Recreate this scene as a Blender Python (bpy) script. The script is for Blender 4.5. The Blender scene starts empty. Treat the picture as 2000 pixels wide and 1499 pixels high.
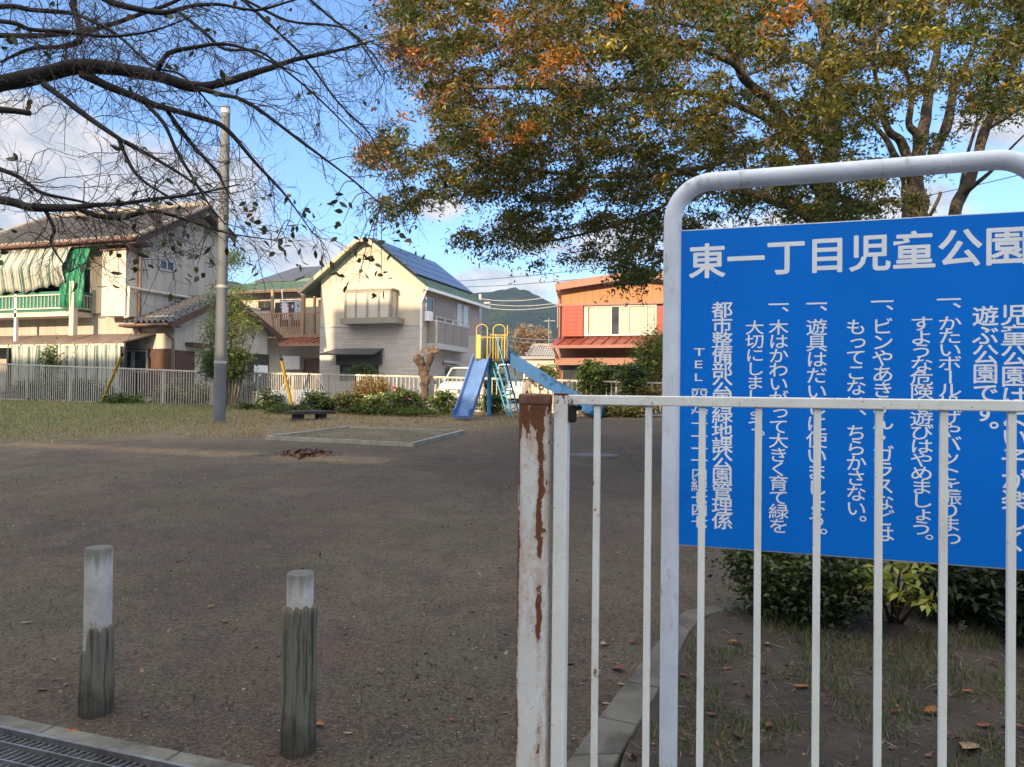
import bpy, math, random
import numpy as np
from mathutils import Vector, Matrix, noise as mnoise

random.seed(7)
rng = np.random.default_rng(7)
S = bpy.context.scene
COL = S.collection

# ------------------------------------------------------------------ camera
TH, PITCH, ROLL, F = math.radians(18.6), 0.0111, 0.011, 1480.0
EYE = Vector((0, 0, 1.3))
_d = Vector((-math.sin(TH), math.cos(TH), 0)); _r = Vector((math.cos(TH), math.sin(TH), 0)); _z = Vector((0, 0, 1))
FWD = _d * math.cos(PITCH) + _z * math.sin(PITCH)
_up = _z * math.cos(PITCH) - _d * math.sin(PITCH)
RGT = _r * math.cos(ROLL) + _up * math.sin(ROLL)
UP = _up * math.cos(ROLL) - _r * math.sin(ROLL)
cam = bpy.data.cameras.new('camera')
cam.sensor_width = 36.0; cam.lens = F / 2000 * 36; cam.clip_end = 6000; cam.clip_start = 0.05
camo = bpy.data.objects.new('camera', cam); COL.objects.link(camo)
M = Matrix.Identity(4)
for i in range(3):
    M[i][0] = RGT[i]; M[i][1] = UP[i]; M[i][2] = -FWD[i]; M[i][3] = EYE[i]
camo.matrix_world = M
S.camera = camo

# ------------------------------------------------------------------ light
SUN_EL, SUN_AZ = math.radians(18.0), math.radians(186.0)     # azimuth clockwise from +Y
SUN_STRENGTH, SKY_STRENGTH, EXPOSURE = 4.2, 0.13, 1.14
SKY_FILL = (9.0, 8.7, 8.4)
S.view_settings.view_transform = 'Standard'; S.view_settings.look = 'None'
S.view_settings.exposure = EXPOSURE; S.view_settings.gamma = 1; S.view_settings.use_curve_mapping = False
sl = bpy.data.lights.new('sun', 'SUN'); sl.energy = SUN_STRENGTH; sl.angle = math.radians(0.5); sl.color = (1.0, 0.74, 0.45)
slo = bpy.data.objects.new('sun', sl); COL.objects.link(slo)
to_sun = Vector((math.sin(SUN_AZ) * math.cos(SUN_EL), math.cos(SUN_AZ) * math.cos(SUN_EL), math.sin(SUN_EL)))
slo.rotation_euler = to_sun.to_track_quat('Z', 'Y').to_euler()
slo.location = (-6, -20, 30)


def ray(px, py):
    return FWD + RGT * ((px - 1000) / F) - UP * ((py - 749.5) / F)
def atd(px, py, d): return EYE + ray(px, py) * d
def onY(px, py, Y): r = ray(px, py); return EYE + r * (Y / r.y)
def onX(px, py, X): r = ray(px, py); return EYE + r * (X / r.x)
def cl(a, lo, hi): return lo if a < lo else hi if a > hi else a
def gz(x, y): return -0.005 * cl(x, -32, 4) + 0.047 * (cl(y, 0, 18.5) - 3)
def gnd(px, py):
    r = ray(px, py); lo, hi = 0.3, 400.0
    for _ in range(60):
        m = (lo + hi) / 2; p = EYE + r * m
        if p.z > gz(p.x, p.y): lo = m
        else: hi = m
    p = EYE + r * lo
    return Vector((p.x, p.y, gz(p.x, p.y)))

# world: physical sky with clouds standing in fixed directions
W = bpy.data.worlds.new('World'); S.world = W; W.use_nodes = True
wn, wl = W.node_tree.nodes, W.node_tree.links
wn.clear()
def N(nodes, t, **kw):
    n = nodes.new(t)
    for k, v in kw.items(): setattr(n, k, v)
    return n
def math_n(nt, op, a, b=None, c=None, clamp=False):
    n = nt.nodes.new('ShaderNodeMath'); n.operation = op; n.use_clamp = clamp
    for i, v in enumerate((a, b, c)):
        if v is None: continue
        if isinstance(v, (int, float)): n.inputs[i].default_value = v
        else: nt.links.new(v, n.inputs[i])
    return n.outputs[0]
def maprange(nt, v, a, b, c=0.0, d=1.0, smooth=True):
    n = nt.nodes.new('ShaderNodeMapRange'); n.interpolation_type = 'SMOOTHSTEP' if smooth else 'LINEAR'; n.clamp = True
    nt.links.new(v, n.inputs[0])
    for i, x in enumerate((a, b, c, d)): n.inputs[1 + i].default_value = x
    return n.outputs[0]
def mixc(nt, f, a, b, blend='MIX'):
    n = nt.nodes.new('ShaderNodeMix'); n.data_type = 'RGBA'; n.blend_type = blend
    if isinstance(f, (int, float)): n.inputs[0].default_value = f
    else: nt.links.new(f, n.inputs[0])
    for i, v in ((6, a), (7, b)):
        if isinstance(v, (tuple, list)): n.inputs[i].default_value = (*v[:3], 1)
        else: nt.links.new(v, n.inputs[i])
    return n.outputs[2]
wt = W.node_tree
sky = N(wn, 'ShaderNodeTexSky', sky_type='NISHITA', sun_disc=False, sun_elevation=SUN_EL, sun_rotation=SUN_AZ)
sky.air_density = 1.0; sky.dust_density = 0.6; sky.ozone_density = 1.6
tc = N(wn, 'ShaderNodeTexCoord')
def wnoise(scale, detail, rough, zs):
    mp = N(wn, 'ShaderNodeMapping'); mp.inputs['Scale'].default_value = (1, 1, zs); wl.new(tc.outputs['Generated'], mp.inputs[0])
    n = N(wn, 'ShaderNodeTexNoise'); n.inputs['Scale'].default_value = scale; n.inputs['Detail'].default_value = detail
    n.inputs['Roughness'].default_value = rough; wl.new(mp.outputs[0], n.inputs['Vector']); return n.outputs['Fac']
nbig = wnoise(9, 7, 0.62, 1.6); nsh = wnoise(16, 4, 0.6, 1.6)
mask = None
for (px, py, w, h, s) in ((120, 335, 420, 120, 1.0), (30, 215, 160, 40, .55), (842, 402, 75, 40, 1.0), (1010, 562, 170, 50, 1.05), (1230, 470, 330, 75, .95),
                          (1975, 245, 130, 55, 1.0), (570, 520, 260, 70, .8), (1700, 420, 300, 80, .8), (40, 440, 120, 40, .9), (2600, 300, 500, 150, .9), (-800, 300, 500, 150, .9)):
    c = ray(px, py).normalized(); t = c.cross(_z).normalized(); u = t.cross(c).normalized()
    def dot(v):
        n = N(wn, 'ShaderNodeVectorMath', operation='DOT_PRODUCT'); wl.new(tc.outputs['Generated'], n.inputs[0]); n.inputs[1].default_value = v; return n.outputs['Value']
    a = math_n(wt, 'MULTIPLY', dot(t), F / w * 1.0); b = math_n(wt, 'MULTIPLY', dot(u), F / h)
    g = math_n(wt, 'SUBTRACT', 1.0, math_n(wt, 'ADD', math_n(wt, 'MULTIPLY', a, a), math_n(wt, 'MULTIPLY', b, b)))
    front = math_n(wt, 'GREATER_THAN', dot(c), 0.0)
    g = math_n(wt, 'MULTIPLY', math_n(wt, 'MULTIPLY', g, front, clamp=True), s)
    mask = g if mask is None else math_n(wt, 'MAXIMUM', mask, g)
mask = math_n(wt, 'ADD', math_n(wt, 'MULTIPLY', mask, 0.62), math_n(wt, 'MULTIPLY', math_n(wt, 'SUBTRACT', nbig, 0.5), 1.5))
mask = maprange(wt, mask, 0.14, 0.52)
cshade = maprange(wt, nsh, 0.35, 0.65)
ccol = mixc(wt, cshade, (1.95, 2.05, 2.35), (3.4, 3.1, 2.95))
skyc = mixc(wt, 1.0, mixc(wt, 1.0, sky.outputs[0], (0.50, 0.68, 0.98), 'MULTIPLY'), (.15, .22, .20), 'ADD')
wcol = mixc(wt, math_n(wt, 'MULTIPLY', mask, 0.9), skyc, ccol)
# unseen bright sky area added overhead and sunward to fill the shade
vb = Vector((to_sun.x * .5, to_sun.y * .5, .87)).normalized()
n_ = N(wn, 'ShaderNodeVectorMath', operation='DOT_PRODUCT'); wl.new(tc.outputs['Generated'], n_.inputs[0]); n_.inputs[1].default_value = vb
fill_mask = maprange(wt, math_n(wt, 'ADD', n_.outputs['Value'], math_n(wt, 'MULTIPLY', math_n(wt, 'SUBTRACT', nbig, .5), .3)), .30, .72)
wcol = mixc(wt, fill_mask, wcol, SKY_FILL)
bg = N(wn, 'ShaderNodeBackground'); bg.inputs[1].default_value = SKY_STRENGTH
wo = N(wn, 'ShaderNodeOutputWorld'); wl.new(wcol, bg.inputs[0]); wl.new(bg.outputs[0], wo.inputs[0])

# ------------------------------------------------------------------ materials
MATS = {}
def newmat(name):
    m = bpy.data.materials.new(name); m.use_nodes = True; nt = m.node_tree
    b = nt.nodes['Principled BSDF']; MATS[name] = m
    return m, nt, b
def objco(nt, stretch=(1, 1, 1)):
    t = nt.nodes.new('ShaderNodeTexCoord'); mp = nt.nodes.new('ShaderNodeMapping'); mp.inputs['Scale'].default_value = stretch
    nt.links.new(t.outputs['Object'], mp.inputs[0]); return mp.outputs[0]
def noise(nt, scale, detail=4, rough=.55, stretch=(1, 1, 1), vec=None):
    n = nt.nodes.new('ShaderNodeTexNoise'); n.inputs['Scale'].default_value = scale; n.inputs['Detail'].default_value = detail; n.inputs['Roughness'].default_value = rough
    nt.links.new(vec if vec is not None else objco(nt, stretch), n.inputs['Vector']); return n.outputs['Fac']
def bump(nt, b, h, strength, dist=0.01):
    n = nt.nodes.new('ShaderNodeBump'); n.inputs['Strength'].default_value = strength; n.inputs['Distance'].default_value = dist
    nt.links.new(h, n.inputs['Height']); nt.links.new(n.outputs[0], b.inputs['Normal'])
def mat(name, c1, c2=None, scale=6, rough=.7, bmp=0, bscale=40, stretch=(1, 1, 1), metal=0, lo=.35, hi=.65, dirt=None, dirt_lo=.55, dirt_scale=3):
    if name in MATS: return MATS[name]
    m, nt, b = newmat(name)
    b.inputs['Roughness'].default_value = rough; b.inputs['Metallic'].default_value = metal
    if c2 is None: c2 = tuple(x * .82 for x in c1)
    col = mixc(nt, maprange(nt, noise(nt, scale, 5, .6, stretch), lo, hi), c1, c2)
    if dirt: col = mixc(nt, maprange(nt, noise(nt, dirt_scale, 6, .65, (1, 1, .35)), dirt_lo, dirt_lo + .18), col, dirt)
    nt.links.new(col, b.inputs['Base Color'])
    if bmp: bump(nt, b, noise(nt, bscale, 4, .6, stretch), bmp)
    return m
def xyz(nt):
    t = nt.nodes.new('ShaderNodeTexCoord'); s = nt.nodes.new('ShaderNodeSeparateXYZ'); nt.links.new(t.outputs['Object'], s.inputs[0]); return s.outputs
def siding(name, c, pitch, vertical=True, dark=.55, line=.07, dirt=None):
    m, nt, b = newmat(name); o = xyz(nt)
    v = math_n(nt, 'ADD', o[0], o[1]) if vertical else o[2]
    v = math_n(nt, 'FRACT', math_n(nt, 'DIVIDE', math_n(nt, 'ADD', v, 400.0), pitch))
    ln = math_n(nt, 'LESS_THAN', v, line)
    col = mixc(nt, maprange(nt, noise(nt, 1.3, 6, .65, (1, 1, .3)), .3, .7), c, tuple(x * .8 for x in c))
    if dirt: col = mixc(nt, maprange(nt, noise(nt, 2.2, 6, .7, (1, 1, .2)), .55, .8), col, dirt)
    col = mixc(nt, ln, col, tuple(x * dark for x in c))
    nt.links.new(col, b.inputs['Base Color']); b.inputs['Roughness'].default_value = .65
    bump(nt, b, math_n(nt, 'SUBTRACT', 1.0, ln), .5, .01)
    return m
def leafmat(name, trans=.35):
    m, nt, b = newmat(name)
    a = nt.nodes.new('ShaderNodeVertexColor'); a.layer_name = 'Col'
    nt.links.new(a.outputs[0], b.inputs['Base Color']); b.inputs['Roughness'].default_value = .5
    t = nt.nodes.new('ShaderNodeBsdfTranslucent')
    tcol = mixc(nt, 1.0, a.outputs[0], (1.5, 1.4, .7), 'MULTIPLY'); nt.links.new(tcol, t.inputs[0])
    mx = nt.nodes.new('ShaderNodeMixShader'); mx.inputs[0].default_value = trans
    nt.links.new(b.outputs[0], mx.inputs[1]); nt.links.new(t.outputs[0], mx.inputs[2])
    nt.links.new(mx.outputs[0], nt.nodes['Material Output'].inputs[0])
    return m

# ------------------------------------------------------------------ mesh builder
def tag(o, label=None, cat=None, group=None, kind=None):
    if label: o['label'] = label
    if cat: o['category'] = cat
    if group: o['group'] = group
    if kind: o['kind'] = kind
    return o
def root(name, loc, label, cat, group=None):
    o = bpy.data.objects.new(name, None); COL.objects.link(o); o.location = loc
    o.empty_display_size = .2
    return tag(o, label, cat, group)
def org(parent):
    p = parent
    while p is not None and p.parent is not None: p = p.parent
    return Vector(p.location) if p is not None else Vector((0, 0, 0))
class MB:
    def __init__(s): s.v = []; s.f = []
    def add(s, vs, fs):
        k = len(s.v); s.v += [tuple(p) for p in vs]; s.f += [tuple(i + k for i in f) for f in fs]; return s
    def hexa(s, p):
        return s.add(p, [(0, 3, 2, 1), (4, 5, 6, 7), (0, 1, 5, 4), (1, 2, 6, 5), (2, 3, 7, 6), (3, 0, 4, 7)])
    def box(s, x0, x1, y0, y1, z0, z1):
        if x0 > x1: x0, x1 = x1, x0
        if y0 > y1: y0, y1 = y1, y0
        if z0 > z1: z0, z1 = z1, z0
        return s.hexa([(x0, y0, z0), (x1, y0, z0), (x1, y1, z0), (x0, y1, z0), (x0, y0, z1), (x1, y0, z1), (x1, y1, z1), (x0, y1, z1)])
    def prism(s, poly, vec):
        n = len(poly); vec = Vector(vec)
        a = [Vector(p) for p in poly]; b = [p + vec for p in a]
        return s.add(a + b, [tuple(range(n))[::-1], tuple(range(n, 2 * n))] + [(i, (i + 1) % n, n + (i + 1) % n, n + i) for i in range(n)])
    def beam(s, a, b, w, h, up=(0, 0, 1)):
        a, b = Vector(a), Vector(b); t = (b - a).normalized(); u = Vector(up)
        sd = t.cross(u)
        if sd.length < 1e-4: sd = t.cross(Vector((1, 0, 0)))
        sd.normalize(); u = sd.cross(t).normalized()
        q = []
        for p in (a, b):
            q.append([p - sd * w / 2 - u * h / 2, p + sd * w / 2 - u * h / 2, p + sd * w / 2 + u * h / 2, p - sd * w / 2 + u * h / 2])
        return s.hexa(q[0] + q[1])
    def tube(s, pts, rad, n=8, caps=True):
        pts = [Vector(p) for p in pts]
        if not hasattr(rad, '__len__'): rad = [rad] * len(pts)
        rings = []; ref = None
        for i, p in enumerate(pts):
            t = (pts[min(i + 1, len(pts) - 1)] - pts[max(i - 1, 0)])
            if t.length < 1e-9: t = Vector((0, 0, 1))
            t.normalize()
            if ref is None:
                ref = t.cross(Vector((0, 0, 1)))
                if ref.length < 1e-3: ref = t.cross(Vector((1, 0, 0)))
            ref = (ref - t * ref.dot(t)).normalized(); q = t.cross(ref)
            rings.append([p + (ref * math.cos(2 * math.pi * k / n) + q * math.sin(2 * math.pi * k / n)) * rad[i] for k in range(n)])
        vs = [v for r in rings for v in r]; fs = []
        for i in range(len(pts) - 1):
            for k in range(n):
                a = i * n + k; b = i * n + (k + 1) % n
                fs.append((a, b, b + n, a + n))
        s.add(vs, fs)
        if caps:
            s.add(rings[0], [tuple(range(n))[::-1]]); s.add(rings[-1], [tuple(range(n))])
        return s
    def build(s, name, m, parent=None, smooth=False, bev=0):
        o_ = org(parent)
        me = bpy.data.meshes.new(name); me.from_pydata([(x - o_.x, y - o_.y, z - o_.z) for x, y, z in s.v], [], s.f); me.update()
        me.materials.append(m)
        if smooth: me.polygons.foreach_set('use_smooth', [True] * len(me.polygons))
        o = bpy.data.objects.new(name, me); COL.objects.link(o); o.parent = parent
        if bev:
            b = o.modifiers.new('bevel', 'BEVEL'); b.width = bev; b.segments = 2; b.limit_method = 'ANGLE'
        return o
def np_mesh(name, V, faces_n, m, parent=None, cols=None):
    """V: (k*faces_n,3) vertices, each consecutive faces_n vertices a face"""
    o_ = org(parent); V = np.asarray(V, dtype=np.float32) - np.array(o_, dtype=np.float32)
    nv = len(V); nf = nv // faces_n
    me = bpy.data.meshes.new(name); me.vertices.add(nv); me.vertices.foreach_set('co', V.ravel())
    me.loops.add(nv); me.loops.foreach_set('vertex_index', np.arange(nv, dtype=np.int32))
    me.polygons.add(nf); me.polygons.foreach_set('loop_start', np.arange(0, nv, faces_n, dtype=np.int32))
    me.update(calc_edges=True)
    if cols is not None:
        a = me.color_attributes.new('Col', 'FLOAT_COLOR', 'POINT')
        c = np.ones((nf, 4), dtype=np.float32); c[:, :3] = cols
        a.data.foreach_set('color', np.repeat(c, faces_n, axis=0).ravel())
    me.materials.append(m)
    o = bpy.data.objects.new(name, me); COL.objects.link(o); o.parent = parent
    return o
def unit(a): return a / (np.linalg.norm(a, axis=1, keepdims=True) + 1e-9)
def leafquads(P, L, Wd, droop=-.35, flat=.6):
    n = len(P); a = rng.normal(size=(n, 3)); a[:, 2] = a[:, 2] * .6 + droop; a = unit(a)
    up = rng.normal(size=(n, 3)) * (1 - flat); up[:, 2] += flat
    s = unit(np.cross(a, up)); nn = np.cross(s, a)
    l = (L * (0.65 + .7 * rng.random((n, 1)))); w = Wd * (0.7 + .6 * rng.random((n, 1)))
    V = np.empty((n, 4, 3)); V[:, 0] = P; V[:, 1] = P + a * l * .45 + s * w / 2 + nn * w * .15
    V[:, 2] = P + a * l - nn * w * .2; V[:, 3] = P + a * l * .45 - s * w / 2 + nn * w * .15
    return V.reshape(-1, 3)
def leafovals(P, L, Wd):
    n = len(P); a = rng.normal(size=(n, 3)); a[:, 2] = a[:, 2] * .6 - .6; a = unit(a); up = rng.normal(size=(n, 3)); s = unit(np.cross(a, up)); nn = np.cross(s, a)
    l = L * (.7 + .6 * rng.random((n, 1))); w = Wd * (.75 + .5 * rng.random((n, 1))); V = np.empty((n, 8, 3))
    for k, (u, v) in enumerate(((0, 0), (.22, .36), (.48, .5), (.78, .3), (1.05, 0), (.78, -.3), (.48, -.5), (.22, -.36))):
        V[:, k] = P + a * l * u + s * w * v + nn * l * (.12 * abs(v) - .10 * u * u)
    return V.reshape(-1, 3)
def palette(n, pal, wts, jit=.25):
    pal = np.array(pal); w = np.array(wts, float); w /= w.sum()
    c = pal[rng.choice(len(pal), n, p=w)]
    return np.clip(c * (1 + jit * rng.normal(size=(n, 1))) * (1 + .08 * rng.normal(size=(n, 3))), .004, .9)
def tile_roof(mb, p00, p10, p11, p01, nu, nv, amp=.03, lift=.03):
    """p00-p10 the eave, p01-p11 the ridge; rounded tile rolls running up the slope in overlapping courses"""
    p00, p10, p11, p01 = map(Vector, (p00, p10, p11, p01))
    nrm = (p10 - p00).cross(p01 - p00).normalized()
    if nrm.z < 0: nrm = -nrm
    sub = 6; cols = nu * sub + 1; vs = []; rows = []
    for j in range(nv):
        rows += [(j / nv, lift), ((j + 1) / nv - 1e-4, 0.0)]
    for (v, h) in rows:
        for i in range(cols):
            u = i / (cols - 1); ph = (i % sub) / sub
            w = max(0, math.sin(ph * 2 * math.pi)) * 1.0 - .35 * max(0, -math.sin(ph * 2 * math.pi))
            a = p00.lerp(p10, u); b = p01.lerp(p11, u)
            vs.append(a.lerp(b, v) + nrm * (w * amp + h))
    fs = [(r * cols + i, r * cols + i + 1, (r + 1) * cols + i + 1, (r + 1) * cols + i) for r in range(len(rows) - 1) for i in range(cols - 1)]
    mb.add(vs, fs)
def winframe(mb, x0, x1, z0, z1, y, t=.05, out=.04, mull=()):
    """window frame on a wall facing -Y, standing out of it"""
    ya, yb = y - out, y + .01
    mb.box(x0, x0 + t, ya, yb, z0 + t, z1 - t); mb.box(x1 - t, x1, ya, yb, z0 + t, z1 - t)
    mb.box(x0, x1, ya, yb, z1 - t, z1); mb.box(x0, x1, ya, yb, z0, z0 + t)
    for m_ in mull:
        xm = x0 + (x1 - x0) * m_; mb.box(xm - t / 2, xm + t / 2, ya, yb, z0 + t, z1 - t)
def winframeX(mb, y0, y1, z0, z1, x, t=.05, out=.04, mull=()):
    xa, xb = x - .01, x + out
    mb.box(xa, xb, y0, y0 + t, z0 + t, z1 - t); mb.box(xa, xb, y1 - t, y1, z0 + t, z1 - t)
    mb.box(xa, xb, y0, y1, z1 - t, z1); mb.box(xa, xb, y0, y1, z0, z0 + t)
    for m_ in mull:
        ym = y0 + (y1 - y0) * m_; mb.box(xa, xb, ym - t / 2, ym + t / 2, z0 + t, z1 - t)
def window(parent, px0, py0, px1, py1, Y, fm, pm, mull=(.5,), t=.05, out=.05):
    a = onY(px0, py0, Y - out); b = onY(px1, py1, Y - out)
    f = MB(); winframe(f, a.x, b.x, b.z, a.z, Y, t, out, mull); fo = f.build('window', fm, parent)
    MB().box(a.x + t, b.x - t, Y - .02, Y + .01, b.z + t, a.z - t).build('pane', pm, fo)
    return fo
def windowX(parent, px0, py0, px1, py1, X, fm, pm, mull=(.5,), t=.05, out=.05):
    a = onX(px0, py0, X + out); b = onX(px1, py1, X + out)
    f = MB(); winframeX(f, a.y, b.y, b.z, a.z, X, t, out, mull); fo = f.build('window', fm, parent)
    MB().box(X - .01, X + .02, a.y + t, b.y - t, b.z + t, a.z - t).build('pane', pm, fo)
    return fo

# common materials
M_white = mat('white_paint', (.78, .79, .78), (.68, .70, .69), 5, .45)
M_glass = mat('dark_glass', (.05, .06, .07), (.03, .035, .04), 2, .08)
M_alum = mat('aluminium_grey', (.42, .42, .42), (.36, .36, .36), 4, .4)
M_dark = mat('dark_metal', (.035, .035, .038), (.02, .02, .02), 8, .5)
M_black = mat('black_rubber', (.015, .015, .015), (.01, .01, .01), 8, .8)
M_wire = mat('cable_black', (.03, .03, .03), (.02, .02, .02), 8, .6)
M_wirelight = mat('cable_grey', (.35, .36, .38), (.3, .3, .3), 8, .5)
M_conc = mat('concrete', (.33, .32, .30), (.24, .235, .22), 4, .85, .25, 60)
M_leaf = leafmat('leaf'); M_leafd = leafmat('leaf_thick', .15)
M_bark = mat('bark', (.10, .085, .07), (.05, .042, .036), 9, .9, .6, 30, (1, 1, .35))

# ------------------------------------------------------------------ ground
def make_soil():
    m, nt, b = newmat('park_soil'); o = xyz(nt)
    big = noise(nt, .55, 6, .62); mid = noise(nt, 3.2, 6, .65); fine = noise(nt, 55, 5, .7); spk = noise(nt, 160, 3, .6)
    col = mixc(nt, maprange(nt, big, .42, .58), (.092, .066, .044), (.152, .114, .077))
    clod = noise(nt, 13, 6, .75)
    col = mixc(nt, math_n(nt, 'MULTIPLY', maprange(nt, clod, .50, .64), .65), col, (.050, .040, .030))
    col = mixc(nt, math_n(nt, 'MULTIPLY', maprange(nt, clod, .46, .34), .55), col, (.165, .135, .10))
    col = mixc(nt, math_n(nt, 'MULTIPLY', maprange(nt, mid, .42, .68), .6), col, (.046, .038, .031))
    green = math_n(nt, 'MULTIPLY', maprange(nt, noise(nt, 1.1, 6, .7), .50, .62), .75)
    col = mixc(nt, green, col, (.082, .080, .046))
    red = math_n(nt, 'MULTIPLY', maprange(nt, noise(nt, .8, 5, .7, (1, 1.4, 1)), .52, .62), .75)
    col = mixc(nt, red, col, (.110, .066, .047))
    # worn dry lawn towards the back of the park
    ed = math_n(nt, 'ADD', math_n(nt, 'SUBTRACT', o[1], math_n(nt, 'MULTIPLY', o[0], .54)), math_n(nt, 'MULTIPLY', math_n(nt, 'SUBTRACT', mid, .5), 6.0))
    lawn = maprange(nt, ed, 14.6, 17.4)
    dry = mixc(nt, maprange(nt, o[0], -14.0, -9.0), (.125, .145, .045), (.24, .18, .10))
    dry = mixc(nt, maprange(nt, noise(nt, 2.5, 5, .6), .4, .65), dry, (.19, .15, .075))
    right = maprange(nt, o[0], -6.5, -4.0, 1.0, 0.0)
    col = mixc(nt, math_n(nt, 'MULTIPLY', math_n(nt, 'MULTIPLY', lawn, right), .85), col, dry)
    col = mixc(nt, math_n(nt, 'MULTIPLY', maprange(nt, fine, .5, .66), .85), col, (.135, .115, .096))
    col = mixc(nt, math_n(nt, 'MULTIPLY', maprange(nt, fine, .5, .36), .9), col, (.026, .022, .019))
    col = mixc(nt, math_n(nt, 'MULTIPLY', maprange(nt, spk, .62, .72), .4), col, (.20, .175, .145))
    nt.links.new(col, b.inputs['Base Color']); b.inputs['Roughness'].default_value = .95
    h = math_n(nt, 'ADD', math_n(nt, 'MULTIPLY', fine, .6), math_n(nt, 'ADD', math_n(nt, 'MULTIPLY', spk, .3), math_n(nt, 'ADD', mid, math_n(nt, 'MULTIPLY', clod, 1.2))))
    bump(nt, b, h, 1.0, .03)
    return m
M_soil = make_soil()
def rough_z(x, y): return gz(x, y) + .012 * mnoise.noise(Vector((x * .7, y * .7, 0)))
xs = [-1500, -1000, -500, -200, -100, -60] + list(np.arange(-44, 14.01, .8)) + [20, 35, 70, 150, 400, 900, 1500]
ys = [-300, -150, -60, -25, -12, -6, -3, 0] + list(np.arange(.8, 24.01, .8)) + [28, 34, 42, 60, 100, 200, 500, 900, 1500]
mb = MB()
mb.add([(x, y, gz(x, y) + (.012 * mnoise.noise(Vector((x * .7, y * .7, 0))) if y > 3 and abs(x) < 45 and y < 25 else 0)) for y in ys for x in xs],
       [(j * len(xs) + i, j * len(xs) + i + 1, (j + 1) * len(xs) + i + 1, (j + 1) * len(xs) + i) for j in range(len(ys) - 1) for i in range(len(xs) - 1)])
tag(mb.build('ground', M_soil, smooth=True), kind='structure')
M_asph = mat('asphalt', (.075, .075, .078), (.055, .055, .057), 3, .9, .3, 120)
mb = MB(); mb.add([(x, y, gz(x, y) + .006) for y in (-9, -3, 1.52) for x in (-40, -20, -8, -3, 0, 4, 30)], [(j * 7 + i, j * 7 + i + 1, j * 7 + 8 + i, j * 7 + 7 + i) for j in range(2) for i in range(6)])
tag(mb.build('street', M_asph), kind='structure')
M_yard = mat('yard_gravel', (.24, .22, .20), (.18, .165, .15), 3, .9, .3, 90)
mb = MB(); XL = [-46, -32, -24, -16, -8, 0, 4, 24]
mb.add([(x, y, gz(x, y) + .006) for y in (19.0, 60) for x in XL], [(i, i + 1, i + 9, i + 8) for i in range(7)])
tag(mb.build('parking_yard', M_yard), kind='structure')

# drain edge, channel and grating by the street
M_edge = mat('edge_concrete', (.155, .155, .138), (.10, .10, .088), 7, .9, .5, 70, dirt=(.06, .06, .045), dirt_lo=.5)
mb = MB()
for i in range(22):
    x0 = -8.0 + i * .6; z0 = gz(x0, 2.1); z1 = gz(x0 + .595, 2.1)
    if x0 > -.7: break
    mb.hexa([(x0, 2.125, z0 - .2), (x0 + .594, 2.125, z1 - .2), (x0 + .594, 2.235, z1 - .2), (x0, 2.235, z0 - .2),
             (x0, 2.125, z0 + .018), (x0 + .594, 2.125, z1 + .018), (x0 + .594, 2.235, z1 + .02), (x0, 2.235, z0 + .02)])
tag(mb.build('concrete_kerb', M_edge, bev=.006), kind='structure')
M_steel = mat('galvanised_steel', (.22, .23, .25), (.13, .13, .14), 12, .5, metal=.5, dirt=(.13, .10, .08), dirt_lo=.58, dirt_scale=8)
M_pit = mat('drain_pit', (.02, .02, .02), (.012, .012, .008), 8, .9)
gr = root('drain_grate', (-2.9, 1.8, gz(-2.9, 1.8)), 'grey steel drain grating beside the concrete edge at bottom left', 'grating')
mb = MB(); mb.add([(-7, 1.5, gz(-7, 1.8) + .009), (-.8, 1.5, gz(-.8, 1.8) + .009), (-.8, 2.124, gz(-.8, 1.8) + .008), (-7, 2.124, gz(-7, 1.8) + .009)], [(0, 1, 2, 3)])
mb.build('pit_bottom', M_pit, gr)
mb = MB(); mc = MB()
for y in (1.52, 1.66, 1.8, 1.94, 2.03, 2.11):
    mb.beam((-7, y, gz(-7, y) + .035), (-.85, y, gz(-.85, y) + .035), .006 if y not in (1.52, 2.11) else .016, .024)
x = -7
while x < -.85:
    z = gz(x, 1.8) + .027; mc.beam((x, 1.53, z), (x + .10, 2.10, z + .006), .005, .02); x += .030
mb.build('frame', M_steel, gr); mc.build('slats', M_steel, gr)

# planting bed with its kerb
KO = [(1052, 1590), (1117, 1499), (1170, 1421), (1223, 1350), (1289, 1264), (1318, 1222), (1340, 1207), (1400, 1195), (1471, 1184), (1580, 1172), (1800, 1160), (2100, 1152), (2500, 1150)]
KI = [(1160, 1590), (1213, 1494), (1245, 1438), (1289, 1363), (1328, 1290), (1347, 1248), (1375, 1219), (1417, 1206), (1471, 1196), (1580, 1183), (1800, 1171), (2100, 1163), (2500, 1161)]
ko = [gnd(*p) for p in KO]; ki = [gnd(*p) for p in KI]
M_kerb = mat('kerb_stone', (.115, .11, .098), (.075, .073, .064), 5, .9, .4, 60, dirt=(.045, .042, .034), dirt_lo=.5)
mb = MB()
for i in range(len(ko) - 1):
    a, b, c, d = ko[i], ko[i + 1].lerp(ko[i], .015), ki[i + 1].lerp(ki[i], .015), ki[i]
    mb.hexa([(p.x, p.y, p.z - .1) for p in (a, d, c, b)] + [(p.x, p.y, p.z + .045) for p in (a, d, c, b)])
tag(mb.build('kerb', M_kerb, bev=.008), kind='structure')
M_bed = mat('bed_soil', (.046, .036, .029), (.026, .021, .017), 4, .95, .9, 45, dirt=(.034, .038, .018), dirt_lo=.55, dirt_scale=2)
def bed_ymax(x):
    for a, b in zip(ki[5:], ki[6:]):
        if a.x <= x <= b.x: return a.y + (b.y - a.y) * (x - a.x) / (b.x - a.x)
    return ki[5].y if x < ki[5].x else ki[-1].y
def bed_z(x, y): return gz(x, y) + .035 + .018 * mnoise.noise(Vector((x * 3, y * 3, 1))) + .008 * mnoise.noise(Vector((x * 11, y * 11, 1)))
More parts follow.
